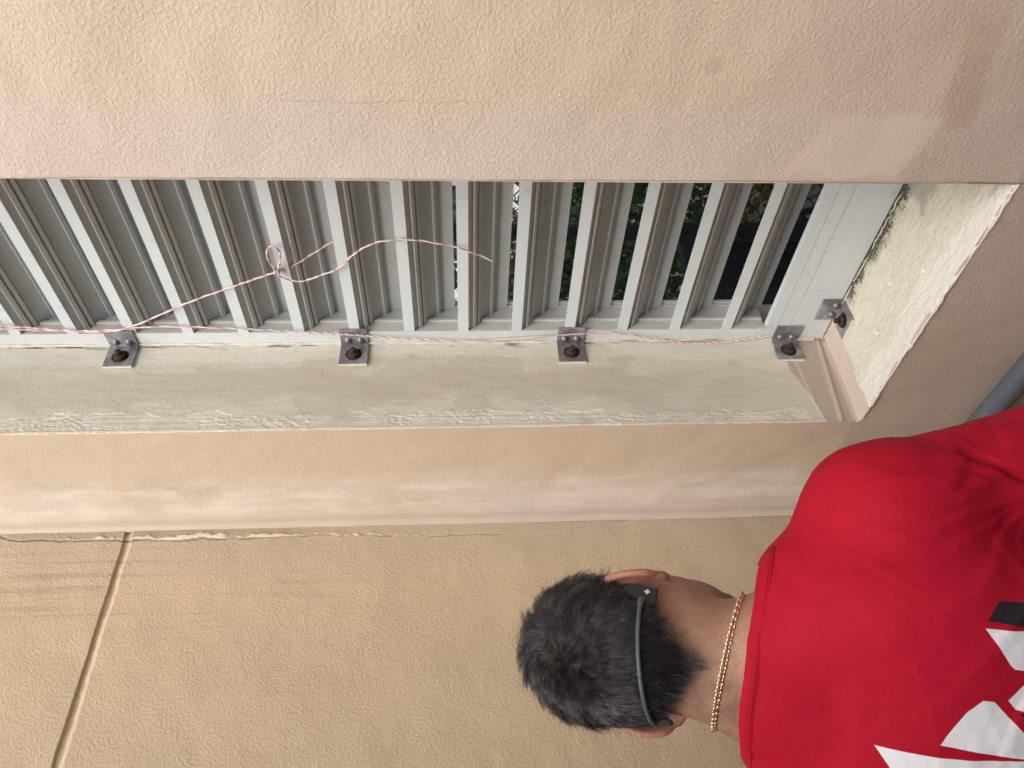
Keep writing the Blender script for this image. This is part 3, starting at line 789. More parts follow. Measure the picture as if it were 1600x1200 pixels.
def w2h(p): return ((np.asarray(p, float) - HE) @ HM) / HS
NL = w2h(NK)

head = Field()
head.ell((0, .008, .045), (.0705, .096, .087), .02).ell((0, -.038, .022), (.062, .060, .062), .025)
head.ell((0, .046, -.02), (.062, .056, .085), .03)
for s in (-1, 1):
    head.cap((s * .045, .012, -.044), (s * .016, .084, -.097), .022, .016, .025).cap((s * .047, -.004, -.028), NL + [s * .030, .020, .035], .022, .026, .03)
    head.ell((s * .043, .066, -.018), (.024, .026, .024), .02)
    head.cap((s * .010, .098, .032), (s * .046, .084, .033), .011, .010, .012)
    head.cap((s * .004, .100, -.052), (s * .022, .092, -.053), .008, .006, .006)
    head.cap((s * .004, .100, -.064), (s * .020, .092, -.062), .008, .006, .006)
    head.ell((s * .012, .113, -.020), (.009, .010, .008), .006)
head.ell((0, .086, -.10), (.020, .016, .016), .02).cap((0, .100, .022), (0, .122, -.016), .008, .011, .01)
head.cap((0, -.016, -.02), NL + [0, .006, .012], .048, .053, .03).cap(NL + [0, .006, .012], NL + [0, -.0, -.10], .053, .07, .02)
for s in (-1, 1):
    sh = w2h(T(s * .12, -.01, -.095)); head.cap((s * .018, -.026, -.05), w2h(T(s * .035, -.012, -.022)), .030, .040, .03)
    head.cap(w2h(T(s * .035, -.012, -.022)), sh, .040, .040, .03)
ear_c = {}
for s in (-1, 1):
    a = rad(29); bk = unit([s * math.sin(a), -math.cos(a), .12]); upv = unit([s * .06, -.14, 1.]); upv = unit(upv - bk * (upv @ bk)); nr = np.cross(bk, upv)
    e0 = np.array([s * .0735, -.003, .002]); ec = e0 + bk * .013; ear_c[s] = ec; RR = np.stack([bk, upv, nr], 1)
    head.ell(ec, (.0155, .028, .0038), .007, RR)
    aa = np.linspace(rad(-62), rad(200), 15); rim = [ec + bk * (.0165 * math.cos(t)) + upv * (.004 + .0275 * math.sin(t)) for t in aa]
    for i in range(14): head.cap(rim[i], rim[i + 1], .0034, .0034, .004)
    head.ell(ec - upv * .027 - bk * .007, (.0085, .0095, .0055), .007, RR)
    head.ell(e0 + np.array([0, 0, -.002]), (.008, .012, .018), .012)

hl = 0.0023
F, lo, h_, ax_ = head.grid((-.112, -.125, -.215), (.112, .145, .150), hl, .03)
Vh, Fh = surfnet(F, lo, h_); Vh = lap(Vh, Fh, 2, .4); Nh = vnormals(Vh, Fh)

# scalp coverage in head-local space: 1 where hair grows
def hairline(P):
    phi = np.abs(np.arctan2(P[:, 0], -P[:, 1]))           # 0 at the nape, pi at the face
    z = np.interp(phi, np.radians([0, 7, 18, 30, 48, 66, 78, 90, 104, 125, 150, 180]), [-.050, -.044, -.028, -.017, -.004, .007, .018, .032, .016, .030, .075, .088])
    m = P[:, 2] - z
    for s in (-1, 1):
        m = np.where((np.linalg.norm((P - ear_c[s]) * [1, 1, .75], axis=1) < .026) & (np.abs(P[:, 0]) > .069), -.05, m)
    return m
mh = hairline(Vh)
nz = fbm(Vh[:, 0] * 60 + Vh[:, 2] * 37, Vh[:, 1] * 60 + Vh[:, 2] * 51)
scalp = sstep(-.012, .014, mh + .012 * nz)
scalp = np.maximum(scalp, .30 * sstep(-.034, -.012, mh + .01 * nz) * sstep(.02, -.01, Vh[:, 1]))
# beard shadow
beard = sstep(-.02, -.05, Vh[:, 2]) * sstep(.02, .05, Vh[:, 1]) * sstep(-.135, -.11, Vh[:, 2])
scalp = np.maximum(scalp, .4 * beard)
nb_ = sstep(-.012, -.026, Vh[:, 0]) * sstep(.03, -.01, Vh[:, 1]) * sstep(-.115, -.085, Vh[:, 2]) * sstep(-.03, -.05, Vh[:, 2]); scalp = np.maximum(scalp, .5 * nb_ * (.6 + .6 * nz))
earm = np.maximum(*[sstep(.034, .024, np.linalg.norm(Vh - ear_c[s], axis=1)) * sstep(.070, .078, np.abs(Vh[:, 0])) for s in (-1, 1)])

scalp *= 1 - sstep(.034, .026, np.minimum(np.linalg.norm((Vh - ear_c[1]) * [1, 1, .8], axis=1), np.linalg.norm((Vh - ear_c[-1]) * [1, 1, .8], axis=1))) * sstep(.066, .072, np.abs(Vh[:, 0]))
# lower body (hidden by clothes and the frame, but all there), world space
SHR, SHL = T(.1605, .0, -.128), T(-.152, .0, -.120)
ELR, ELL = T(.222, .02, -.376), T(-.215, .03, -.375)
WRR, WRL = T(.15, .215, -.46), T(-.15, .215, -.46)
HIP = {1: T(.088, -.03, -.56), -1: T(-.088, -.03, -.56)}; KNE = {1: T(.10, .01, -.95), -1: T(-.10, .02, -.95)}; ANK = {1: T(.105, -.03, -1.335), -1: T(-.105, -.02, -1.335)}
body = Field()
body.cap(NK, T(0, -.01, -.08), .046, .05, .02).ell(T(0, .0, -.23), (.115, .105, .17), .04).ell(T(0, -.02, -.42), (.11, .10, .18), .04).ell(T(0, -.03, -.58), (.125, .115, .10), .04)
for s, S, E_, W in ((1, SHR, ELR, WRR), (-1, SHL, ELL, WRL)):
    body.cap(T(s * .04, -.01, -.06), S, .036, .044, .02).cap(S, E_, .050, .040, .03).cap(E_, W, .040, .027, .02)
    d = unit(W - E_); side = unit(np.cross(d, UP)); pal = np.cross(side, d)
    palm = W + d * .055; body.cap(W, palm, .026, .028, .02).ell(palm, (.03, .03, .03), .02)
    for q, (o_, L) in enumerate(((-.027, .068), (-.009, .078), (.009, .073), (.027, .058))):
        b0 = palm + side * o_ + d * .018; b1 = b0 + d * L * .5 - UP * .008; b2 = b1 + d * L * .3 - UP * .018; b3 = b2 + d * L * .15 - UP * .016
        body.cap(b0, b1, .0092, .0088, .006).cap(b1, b2, .0088, .008, .004).cap(b2, b3, .008, .0072, .004)
    th = palm - side * s * .0 + side * (-.026 * s) - d * .03; t1 = th + d * .035 - side * .022 * s - UP * .012; t2 = t1 + d * .028 - UP * .010
    body.cap(th, t1, .013, .0105, .01).cap(t1, t2, .0105, .009, .005)
for s in (-1, 1): body.cap(HIP[s] - UP * .03, KNE[s], .066, .052, .03).cap(KNE[s], ANK[s], .054, .036, .03)
allp = np.array([T(-.35, -.2, -1.36), T(.35, .4, -1.36), T(.35, -.2, 0), T(-.35, .4, .0)])
F, lo, h_, ax_ = body.grid(allp.min(0) - .02, np.append(allp.max(0)[:2] + .02, NK[2] - .035), .0065, .03)
Vb, Fb = surfnet(F, lo, h_); Vb = lap(Vb, Fb, 1, .4)

person = empty('person', T(0, -.03, -1.419), 'person in a red printed shirt and gold chain, turned to the corner, dark hair', 'person')
def mat_skin():
    g = G('skin'); at = g.n('ShaderNodeAttribute', attribute_name='scalp').outputs['Fac']; er = g.n('ShaderNodeAttribute', attribute_name='ear').outputs['Fac']
    n = g.noise(18, 4)
    c = g.mix(g.ss(n, .35, .68), (.335, .185, .120), (.405, .235, .165))
    c = g.mix(g.mul(g.ss(g.noise(140, 3), .48, .66), .28), c, (.25, .12, .075)); c = g.mix(g.mul(g.ss(g.noise(45, 3), .52, .68), .22), c, (.44, .23, .165)); c = g.mix(g.mul(g.ss(g.voro(95), .16, .08), .35), c, (.17, .075, .05))
    c = g.mix(g.mul(er, .6), c, (.44, .185, .135))
    st = g.add(at, g.mul(g.sub(g.noise(900, 2), .5), g.mul(g.mul(at, g.sub(1., at)), 2.2)))
    c = g.mix(g.M('MINIMUM', g.M('MAXIMUM', g.mul(st, .96), 0.), .96), c, (.022, .017, .015))
    g.set(Base_Color=c, Roughness=.52, Specular_IOR_Level=.38, Subsurface_Weight=.12, Subsurface_Scale=.006, Normal=g.bump(g.noise(420, 3), .0010, .7))
    g.b.inputs['Subsurface Radius'].default_value = (1, .35, .2); return g.m
Vw = h2w(Vh)
V = np.concatenate([Vw, Vb]); Fq = np.concatenate([Fh, Fb + len(Vh)])
me = np_mesh('body', V, Fq)
for nm, arr in (('scalp', scalp), ('ear', earm)):
    full = np.zeros(len(V), np.float32); full[:len(Vh)] = arr; me.attributes.new(nm, 'FLOAT', 'POINT').data.foreach_set('value', full)
me.materials.append(mat_skin()); me.polygons.foreach_set('use_smooth', np.ones(len(me.polygons), bool))
def child(name, V, F, m, smooth=True, parent=None):
    return link_mesh(name, np_mesh(name, V, F), m, parent or person, smooth)
o = bpy.data.objects.new('body', me); C.objects.link(o); o.parent = person; bpy.context.view_layer.update(); o.matrix_parent_inverse = person.matrix_world.inverted()
M_EYE = simple('eye_white', (.75, .73, .7), .15); M_IRIS = simple('eye_dark', (.03, .018, .012), .1)
for s in (-1, 1):
    parts = []
    a = np.linspace(0, math.pi, 10); V, F = lathe([(max(.0105 * math.sin(t), 1e-5), -.0105 * math.cos(t)) for t in a], 14)
    V = np.column_stack([V[:, 1], V[:, 0], V[:, 2]]); o = child('eye', h2w(V + [s * .031, .086, .014]), F, M_EYE)
    V2 = np.array([(0, .0112, 0)] + [(.0055 * math.cos(t), .0098, .0055 * math.sin(t)) for t in np.linspace(0, 2 * math.pi, 16)[:-1]])
    F2 = np.array([(0, i, i + 1 if i < 15 else 1) for i in range(1, 16)]); link_mesh('iris', np_mesh('iris', h2w(V2 + [s * .031, .086, .014]), F2), M_IRIS, o)

# shirt --------------------------------------------------------------
shirt = Field()
shirt.ell(T(0, .015, -.205), (.150, .150, .205), .05).ell(T(0, -.01, -.42), (.146, .142, .22), .06)
for s, S, E_ in ((1, SHR, ELR), (-1, SHL, ELL)):
    shirt.ell(T(s * .075, -.045, -.15), (.085, .068, .125), .06)            # shoulder blades
    shirt.cap(T(s * .026, -.014, -.020), S + UP * .004, .053, .053, .05)
    shirt.cap(S, S + (E_ - S) * .86, .0625, .060, .030)
    shirt.ell(S - UP * .016, (.068, .062, .066), .04)
shirt.ell(T(0, -.02, -.57), (.190, .168, .15), .05).cap(T(0, -.002, -.03), T(0, .006, .045), .063, .060, .035)
cn = unit(.50 * TF + .86 * UP + .02 * TR); c0 = T(0, -.066, .030); CO = cn @ c0
sl = {1: (unit(ELR - SHR), SHR + (ELR - SHR) * .86), -1: (unit(ELL - SHL), SHL + (ELL - SHL) * .86)}
b0 = np.array([T(a, b, 0) for a in (-.34, .34) for b in (-.22, .2)]); lo3 = np.append(b0.min(0)[:2], NK[2] - .66); hi3 = np.append(b0.max(0)[:2], NK[2] + .08)
F, lo, h_, ax_ = shirt.grid(lo3, hi3, .0042, .045)
PX = np.stack(np.meshgrid(*ax_, indexing='ij'), -1).astype(np.float32)
neckcut = PX @ cn.astype(np.float32) - CO
near = (np.abs((PX - NK.astype(np.float32)) @ TR.astype(np.float32)) < .105)
F = np.where(near, np.maximum(F, neckcut), F)
for s in (1, -1):
    d, e = sl[s]; q = (PX - e.astype(np.float32)) @ d.astype(np.float32); far = np.linalg.norm(PX - e.astype(np.float32), axis=-1) < .14
    F = np.where(far, np.maximum(F, q), F)
F = np.maximum(F, (NK[2] - .625) - PX[..., 2]); del PX, neckcut, near
Vs, Fs = surfnet(F, lo, h_); Vs = lap(Vs, Fs, 2, .5); Ns = vnormals(Vs, Fs)
def tl(P): q = P - NK; return q @ TR, q @ TF, q @ UP
FOLDS = [(120, .0034, .0018, .05, .19), (109, .0028, .0024, .05, .21), (100, .0030, .0022, .07, .24), (91, .0026, .0020, .05, .20), (82, .0030, .0024, .06, .25), (72, .0028, .0016, .08, .24),
    (60, .0036, .0018, .06, .24), (44, .0034, .0013, .08, .26), (27, .0042, .0016, .06, .28), (8, .0044, .0014, .08, .26), (-14, .005, .0016, .06, .26)]
def wrinkle(P):
    s, f, u = tl(P); w = np.zeros(len(P)); back = sstep(.06, -.02, f)
    for sgn in (1, -1):
        dx = (s * sgn - .194); dz = u + .272; r = np.hypot(dx, dz) + 1e-6; th = np.arctan2(dz, -dx)   # 0 = towards the spine, 90 = up
        th = th + .10 * fbm(s * 9 + sgn, u * 9)
        for t0, w0, am, ra, r1 in FOLDS:
            q = th - rad(t0); pp = r * np.sin(q); al = r * np.cos(q); w_ = w0 + .022 * r
            g1 = np.exp(-(np.where(pp > 0, pp / (w_ * .6), pp / (w_ * 1.5))) ** 2)
            w += back * am * g1 * sstep(.004, ra, al) * sstep(r1, r1 * .4, al)
        q = th - rad(116); pp = r * np.sin(q); al = r * np.cos(q); w -= back * .0065 * np.exp(-(pp / .0055) ** 2) * sstep(-.03, -.005, al) * sstep(.115, .03, al)
        # sleeve folds
        dxa = s * sgn - .20; w += .0012 * np.sin((u * .8 + dxa * 1.2) * 150 + 4 * fbm(s * 20, u * 20)) * sstep(.185, .21, s * sgn) * sstep(-.13, -.19, u)
    w += back * .0035 * fbm(s * 11 + 3, u * 9) + .0014 * fbm(s * 34, u * 26 + 7)
    for cs, cu, an, ln, am in ((-.02, -.12, 12, .07, .0012), (.06, -.10, 60, .06, .0010), (.03, -.19, -18, .08, .0014), (-.06, -.16, 25, .07, .0012), (.10, -.16, 100, .05, .0012), (.0, -.06, 5, .06, .0009), (.075, -.215, 10, .09, .0013), (.13, -.10, 70, .05, .0010)):
        ca, sa = math.cos(rad(an)), math.sin(rad(an)); a_ = (s - cs) * ca + (u - cu) * sa; b_ = -(s - cs) * sa + (u - cu) * ca + .004 * np.sin(a_ * 40)
        w += .6 * back * am * np.exp(-(a_ / ln) ** 2) * np.exp(-(np.where(b_ > 0, b_ / .003, b_ / .009)) ** 2)
    # long soft drag folds low on the back
    w += back * .0011 * np.sin((u * 1.0 - s * .35) * 95 + 4 * fbm(s * 5, u * 6)) * sstep(-.17, -.30, u) * sstep(.02, .06, np.abs(s) + .02)
    return w
s_, f_, u_ = tl(Vs); keep = sstep(.0, .02, CO - Vs @ cn)
def subdivide(V, F):
    E_ = np.sort(np.concatenate([F[:, [i, (i + 1) % 4]] for i in range(4)]), 1); U_, inv = np.unique(E_, axis=0, return_inverse=True); inv = inv.reshape(-1)
    n = len(V); m = len(F); e = [inv[i * m:(i + 1) * m] + n for i in range(4)]; fc_ = np.arange(m) + n + len(U_)
    W = np.concatenate([V, V[U_].mean(1), V[F].mean(1)])
    return W, np.concatenate([np.stack([F[:, i], e[i], fc_, e[(i + 3) % 4]], 1) for i in range(4)])
Vs, Fs = subdivide(Vs, Fs); Vs = lap(Vs, Fs, 3, .5); Ns = vnormals(Vs, Fs); keep = sstep(.0, .02, CO - Vs @ cn)
Vs = Vs + Ns * (wrinkle(Vs) * keep)[:, None]
# deep armpit crease
def mat_shirt():
    g = G('red_jersey'); base = (.40, .0060, .022)
    def dot(v, off=0.):
        nd = g.n('ShaderNodeVectorMath', operation='DOT_PRODUCT'); g.l(g.geo, nd.inputs[0]); nd.inputs[1].default_value = tuple(v); return g.sub(nd.outputs['Value'], off)
    g.geo = g.co
    s = dot(TR, float(NK @ TR)); u = g.sub(g.z, float(NK[2])); f = dot(TF, float(NK @ TF))
    n = g.noise(6, 3)
    col = g.mix(g.ss(n, .35, .65), base, (.44, .0075, .027))
    sweat = g.mul(g.ss(g.noise(9, 4, .6, g.map(g.co, loc=(2, 7, 1))), .58, .68), .18); col = g.mix(sweat, col, (.34, .010, .028))
    bk = g.ss(f, .02, .0)
    def poly(pts):
        pts = np.asarray(pts, float); c_ = pts.mean(0); m = None
        for i in range(len(pts)):
            a, b = pts[i], pts[(i + 1) % len(pts)]; nn = np.array([b[1] - a[1], a[0] - b[0]]); nn /= np.linalg.norm(nn)
            if nn @ (c_ - a) < 0: nn = -nn
            d = g.add(g.add(g.mul(s, float(nn[0])), g.mul(u, float(nn[1]))), float(-nn @ a)); m = d if m is None else g.M('MINIMUM', m, d)
        return g.mul(g.ss(m, -.0003, .0003), bk)
    for kind, pts in PRINT:
        col = g.mix(poly(pts), col, (.80, .80, .82) if kind == 'w' else (.022, .020, .026))
    col = g.mix(g.mul(g.ss(g.noise(700, 2, .6), .35, .65), .16), col, g.mix(.5, col, (.12, .01, .015)))
    nrm = g.bump(g.noise(800, 2, .6), .0005, .6); nrm = g.bump(g.noise(70, 3, .55, g.map(g.co, (1, 1, .45), rot=(0, .5, .2))), .0012, .30, nrm); nrm = g.bump(g.noise(26, 4, .55, g.map(g.co, (1, 1, 1.6))), .0024, .30, nrm)
    g.set(Base_Color=col, Roughness=.75, Specular_IOR_Level=.14, Normal=nrm, Sheen_Weight=.0, Sheen_Roughness=.5)
    g.b.inputs['Sheen Tint'].default_value = (1, .5, .5, 1); return g.m
PRINT = [   # white and black letters printed across the back: (colour, outline as right/up offsets from the neck)
    ('b', [(.1194, -.1731), (.1173, -.1945), (.1124, -.2212), (.0942, -.2163), (.0991, -.1901), (.1031, -.1565)]),
    ('w', [(.0989, -.1563), (.0957, -.1895), (.0907, -.2157), (.0594, -.2148), (.0627, -.1883), (.0639, -.1811), (.0682, -.1768)]),
    ('w', [(.0371, -.1544), (.0357, -.1645), (.0074, -.1913), (-.0192, -.2162), (-.0033, -.1208), (.0124, -.1314), (.0270, -.1423)]),
    ('w', [(-.0132, -.0733), (-.0170, -.1922), (-.0216, -.2164), (-.0521, -.2222), (-.0469, -.0948)]),
    ('w', [(.0366, -.1767), (.0492, -.1896), (.0674, -.2152), (.0234, -.2153), (.0280, -.1839)]),
    ('b', [(.0256, -.1858), (.0217, -.2153), (.0059, -.2158), (.0204, -.1915)])]
#PRINTDATA
M_SHIRT = mat_shirt()
sh_o = child('shirt', Vs, Fs, M_SHIRT)
M_STITCH = simple('stitch_thread', (.27, .004, .016), .85, spec=.1)
# collar band and its stitch line
ph = np.linspace(0, 2 * math.pi, 121)[:-1]
e1 = unit(TR - cn * (TR @ cn)); e2 = np.cross(cn, e1)
rows = []
axis_o = T(0, .0, .0)
for dn, off in ((.0006, -.0060), (.0006, -.0015), (.0004, -.0004), (.0000, .0000), (-.006, .0002), (-.0125, .0001), (-.0135, -.0008)):
    o0 = axis_o + cn * (CO - axis_o @ cn + min(dn, .004))
    d = np.cos(ph)[:, None] * e1 + np.sin(ph)[:, None] * e2
    wob = .0022 * fbm(np.cos(ph) * 2.2 + 5, np.sin(ph) * 2.2)[:, None] * cn
    rows.append(march(shirt, np.tile(o0, (120, 1)), d, off, .13) + wob)
Vc = np.concatenate(rows); n = 120
Fc = np.array([(r * n + i, r * n + (i + 1) % n, (r + 1) * n + (i + 1) % n, (r + 1) * n + i) for r in range(len(rows) - 1) for i in range(n)])
child('collar', Vc, Fc, M_SHIRT, True, sh_o)
o0 = axis_o + cn * (CO - axis_o @ cn - .0105); st = march(shirt, np.tile(o0, (120, 1)), d, .0004, .13) + .0022 * fbm(np.cos(ph) * 2.2 + 5, np.sin(ph) * 2.2)[:, None] * cn
parts = []
st2 = catmull(np.vstack([st, st[:1]]), 3)
for i in range(0, len(st2) - 2, 2): parts.append(tube_arrays(st2[i:i + 2] + 0, .0004, 4))
V, F = join_arrays(parts); child('stitching', V, F, M_STITCH, True, sh_o)['kind'] = 'stuff'
# sleeve seams
SEAM = [(.205, .030, -.085), (.2191, -.0004, -.1026), (.2230, -.0111, -.1258), (.2189, -.0293, -.1665), (.2085, -.0422, -.1903), (.1957, -.0495, -.2114), (.1848, -.0503, -.2369), (.170, -.045, -.262)]
for s, S, E_ in ((1, SHR, ELR), (-1, SHL, ELL)):
    Q = catmull(SEAM, 10); Q = T(0, 0, 0) + (s * Q[:, :1]) * TR + Q[:, 1:2] * TF + Q[:, 2:] * UP
    ax = unit(E_ - S); tq = np.clip((Q - S) @ ax, 0, .2); o1 = S + tq[:, None] * ax - TR * s * .012; dd = Q - o1; dd /= np.linalg.norm(dd, axis=1)[:, None]
    P = march(shirt, o1, dd, .0, .11); P = P + dd * (wrinkle(P) - .0002)[:, None]
    V, F = tube_arrays(P - dd * .0002, .00045, 5); child('sleeve_seam', V, F, M_STITCH, True, sh_o)

# trousers and shoes
tr = Field(); tr.ell(T(0, -.03, -.60), (.158, .140, .10), .04)
for s in (-1, 1): tr.cap(HIP[s] + UP * -.03, KNE[s], .092, .074, .03).cap(KNE[s], ANK[s] + UP * .03, .074, .062, .03)
bb = np.array([T(a, b, 0) for a in (-.26, .26) for b in (-.24, .24)]); F, lo, h_, ax_ = tr.grid(np.append(bb.min(0)[:2], FLOOR + .05), np.append(bb.max(0)[:2], NK[2] - .52), .008, .04)
V, F_ = surfnet(F, lo, h_); child('trousers', lap(V, F_, 2), F_, simple('dark_work_trousers', (.035, .037, .045), .85, noise=(30, .2)))
for s in (-1, 1):
    sf = Field(); a0 = ANK[s]; heel = np.array([*(a0 - TF * .03)[:2], FLOOR + .042]); toe = np.array([*(a0 + TF * .17 + TR * s * .02)[:2], FLOOR + .034])
    sf.cap(heel, toe, .044, .036, .02).cap(heel + UP * .0, a0 - UP * .0 + TF * .0, .040, .046, .04)
    lo2 = np.minimum(heel, toe) - .07; hi2 = np.maximum(heel, toe) + .1; lo2[2] = FLOOR + .001 - .006
    F, lo, h_, ax_ = sf.grid(lo2, hi2, .006, .05); F = np.maximum(F, (FLOOR + .002) - ax_[2][None, None, :])
    V, F_ = surfnet(F, lo, h_); child('shoe', lap(V, F_, 1), F_, simple('black_work_shoe', (.025, .024, .024), .6))

# hair --------------------------------------------------------------
def mat_hair():
    g = G('dark_hair'); at = g.n('ShaderNodeAttribute', attribute_name='tint').outputs['Fac']
    c = g.mix(at, (.0062, .0055, .0055), (.105, .092, .086))
    g.set(Base_Color=c, Roughness=.24, Specular_IOR_Level=1.0); return g.m
def grow_hair():
    rng = np.random.default_rng(11)
    tri = np.concatenate([Fh[:, [0, 1, 2]], Fh[:, [0, 2, 3]]]); A = np.linalg.norm(np.cross(Vh[tri[:, 1]] - Vh[tri[:, 0]], Vh[tri[:, 2]] - Vh[tri[:, 0]]), axis=1)
    cen = Vh[tri].mean(1); mm = hairline(cen); wgt = A * sstep(-.026, .012, mm) ** 2.2 * (np.abs(cen[:, 0]) < .085)
    wgt *= np.where(cen[:, 1] > .07, .6, 1); wgt *= 1 - .8 * sstep(.018, -.014, mm) * sstep(-.1, .35, fbm(cen[:, 0] * 90, cen[:, 2] * 70 + cen[:, 1] * 40))
    NH = 42000
    ti = rng.choice(len(tri), NH, p=wgt / wgt.sum()); b = rng.random((NH, 2)); fl = b.sum(1) > 1; b[fl] = 1 - b[fl]
    P0 = Vh[tri[ti, 0]] * (1 - b.sum(1))[:, None] + Vh[tri[ti, 1]] * b[:, :1] + Vh[tri[ti, 2]] * b[:, 1:]
    N0 = Nh[tri[ti, 0]] + Nh[tri[ti, 1]] + Nh[tri[ti, 2]]; N0 /= np.linalg.norm(N0, axis=1)[:, None]
    m = hairline(P0)
    W = np.array([.012, -.062, .112])
    away = P0 - W; away -= N0 * (away * N0).sum(1)[:, None]; dist = np.linalg.norm(P0 - W, axis=1); away /= np.linalg.norm(away, axis=1)[:, None] + 1e-9
    sw = np.cross(N0, away); sk = 1.1 * np.exp(-(dist / .055) ** 2) + .12
    dn = np.tile([0, -.10, -1.], (NH, 1)); dn -= N0 * (dn * N0).sum(1)[:, None]; dn /= np.linalg.norm(dn, axis=1)[:, None] + 1e-9
    lowk = sstep(.07, .0, P0[:, 2])[:, None] * .75
    fl = away * (1 - lowk) + dn * lowk + sw * sk[:, None]
    # nape: hair sweeps in to a point left of centre
    nap = sstep(-.005, -.045, P0[:, 2]) * sstep(.01, -.03, P0[:, 1]); fl[:, 0] += -nap * np.clip((P0[:, 0] + .006) / .03, -1.2, 1.2) * .95
    # clumps: cells share a twist and a lean
    cell = np.floor(P0 / .0085 + .5 * vnoise(P0[:, 0] * 140, P0[:, 2] * 140)[:, None]).astype(int); hsh = (cell * [73856093, 19349663, 83492791]).sum(1) & 0x7fffffff
    r1 = ((hsh * 9301 + 49297) % 233280) / 233280.; r2 = ((hsh * 4096 + 150889) % 714025) / 714025.
    topk = sstep(.05, .095, P0[:, 2])
    tw = (r1 - .5) * (.75 + 1.5 * topk) + .24 * rng.standard_normal(NH) + .5 * fbm(P0[:, 0] * 30 + 4, P0[:, 2] * 30 + P0[:, 1] * 22)
    t2 = np.cross(N0, fl); fl = fl * np.cos(tw)[:, None] + t2 * np.sin(tw)[:, None]; fl /= np.linalg.norm(fl, axis=1)[:, None]
    L = (.019 + .020 * topk) * (.75 + .5 * rng.random(NH)) * (.8 + .4 * r2); L *= .26 + .74 * sstep(-.020, .026, m); L *= np.where(P0[:, 2] < -.02, .85, 1)
    nseg = 5; pts = [P0 - N0 * .0008]; lift0 = .40 + .42 * (r2 - .5) + .12 * rng.standard_normal(NH) + .22 * topk; curl = (r1 - .5) * topk * 3.4 + .25 * rng.standard_normal(NH)
    cur = pts[0]; dirn = fl
    for k in range(nseg):
        lf = lift0 * (1 - .78 * k / (nseg - 1)) - .05 * k
        dd = fl * np.cos(lf)[:, None] + N0 * np.sin(lf)[:, None]
        ang = curl * k / nseg; sd = np.cross(N0, dd); dd = dd * np.cos(ang)[:, None] + sd * np.sin(ang)[:, None]
        cur = cur + dd * (L / nseg)[:, None]
        pts.append(cur)
    pts = np.stack(pts, 1)
    # locks: the tips of neighbouring strands draw together
    ck = (P0 / (.0046 + .004 * topk)[:, None] + 1.2 * rng.random(3) + .6 * np.stack([fbm(P0[:, 1] * 50, P0[:, 2] * 50), fbm(P0[:, 0] * 50 + 9, P0[:, 2] * 50), fbm(P0[:, 0] * 50, P0[:, 1] * 50 + 4)], 1)).astype(int) @ np.array([1, 1009, 1018081])
    _, inv = np.unique(ck, return_inverse=True); cn_ = np.bincount(inv)[:, None]
    for k in range(1, nseg + 1):
        mean = np.column_stack([np.bincount(inv, weights=pts[:, k, c_]) for c_ in range(3)]) / cn_
        wk = ((.66 + .16 * topk[:, None]) * (k / nseg) ** 1.0) * (.6 + .7 * rng.random(NH))[:, None]; pts[:, k] += (mean[inv] - pts[:, k]) * np.minimum(wk, .9)
    # keep the strands outside the skull
    sd = head.pts(pts[:, 1:]); push = np.maximum(.0012 * (1 + np.arange(nseg)) - sd, 0); pts[:, 1:] += N0[:, None, :] * push[..., None]
    # a few strays
    stray = rng.random(NH) < .02; pts[stray, 3:] += (N0[stray] * .004)[:, None, :] * np.arange(1, nseg - 1)[None, :, None]
    wr = .000075 * (.8 + .6 * rng.random(NH)) * np.where(rng.random(NH) < .14, 2.6, 1); rr = np.array([1, 1.05, 1, .85, .6, .18])
    T_ = np.gradient(pts, axis=1); T_ /= np.linalg.norm(T_, axis=2)[..., None] + 1e-12
    a1 = np.cross(T_, N0[:, None, :]); a1 /= np.linalg.norm(a1, axis=2)[..., None] + 1e-9; a2 = np.cross(T_, a1)
    ring = []
    for k in range(3):
        t = k * 2 * math.pi / 3; ring.append(pts + (wr[:, None] * rr)[..., None] * (math.cos(t) * a1 + math.sin(t) * a2))
    V = np.stack(ring, 2); nv = (nseg + 1) * 3; V = V.reshape(-1, 3)
    base = np.array([(s * 3 + k, s * 3 + (k + 1) % 3, s * 3 + 3 + (k + 1) % 3, s * 3 + 3 + k) for s in range(nseg) for k in range(3)])
    F = (base[None] + (np.arange(NH) * nv)[:, None, None]).reshape(-1, 4)
    tint = np.clip(.02 + .30 * (((ck * 7919) % 997) / 997.) ** 3 + .25 * rng.random(NH) ** 4 + .7 * (rng.random(NH) < .06) + .55 * sstep(-.0, -.05, P0[:, 2]) * rng.random(NH), 0, 1)
    return h2w(V), F, np.repeat(tint, nv).astype(np.float32)
V, F, tint = grow_hair()
me = np_mesh('hair', V, F); me.attributes.new('tint', 'FLOAT', 'POINT').data.foreach_set('value', tint)
link_mesh('hair', me, mat_hair(), person, True)

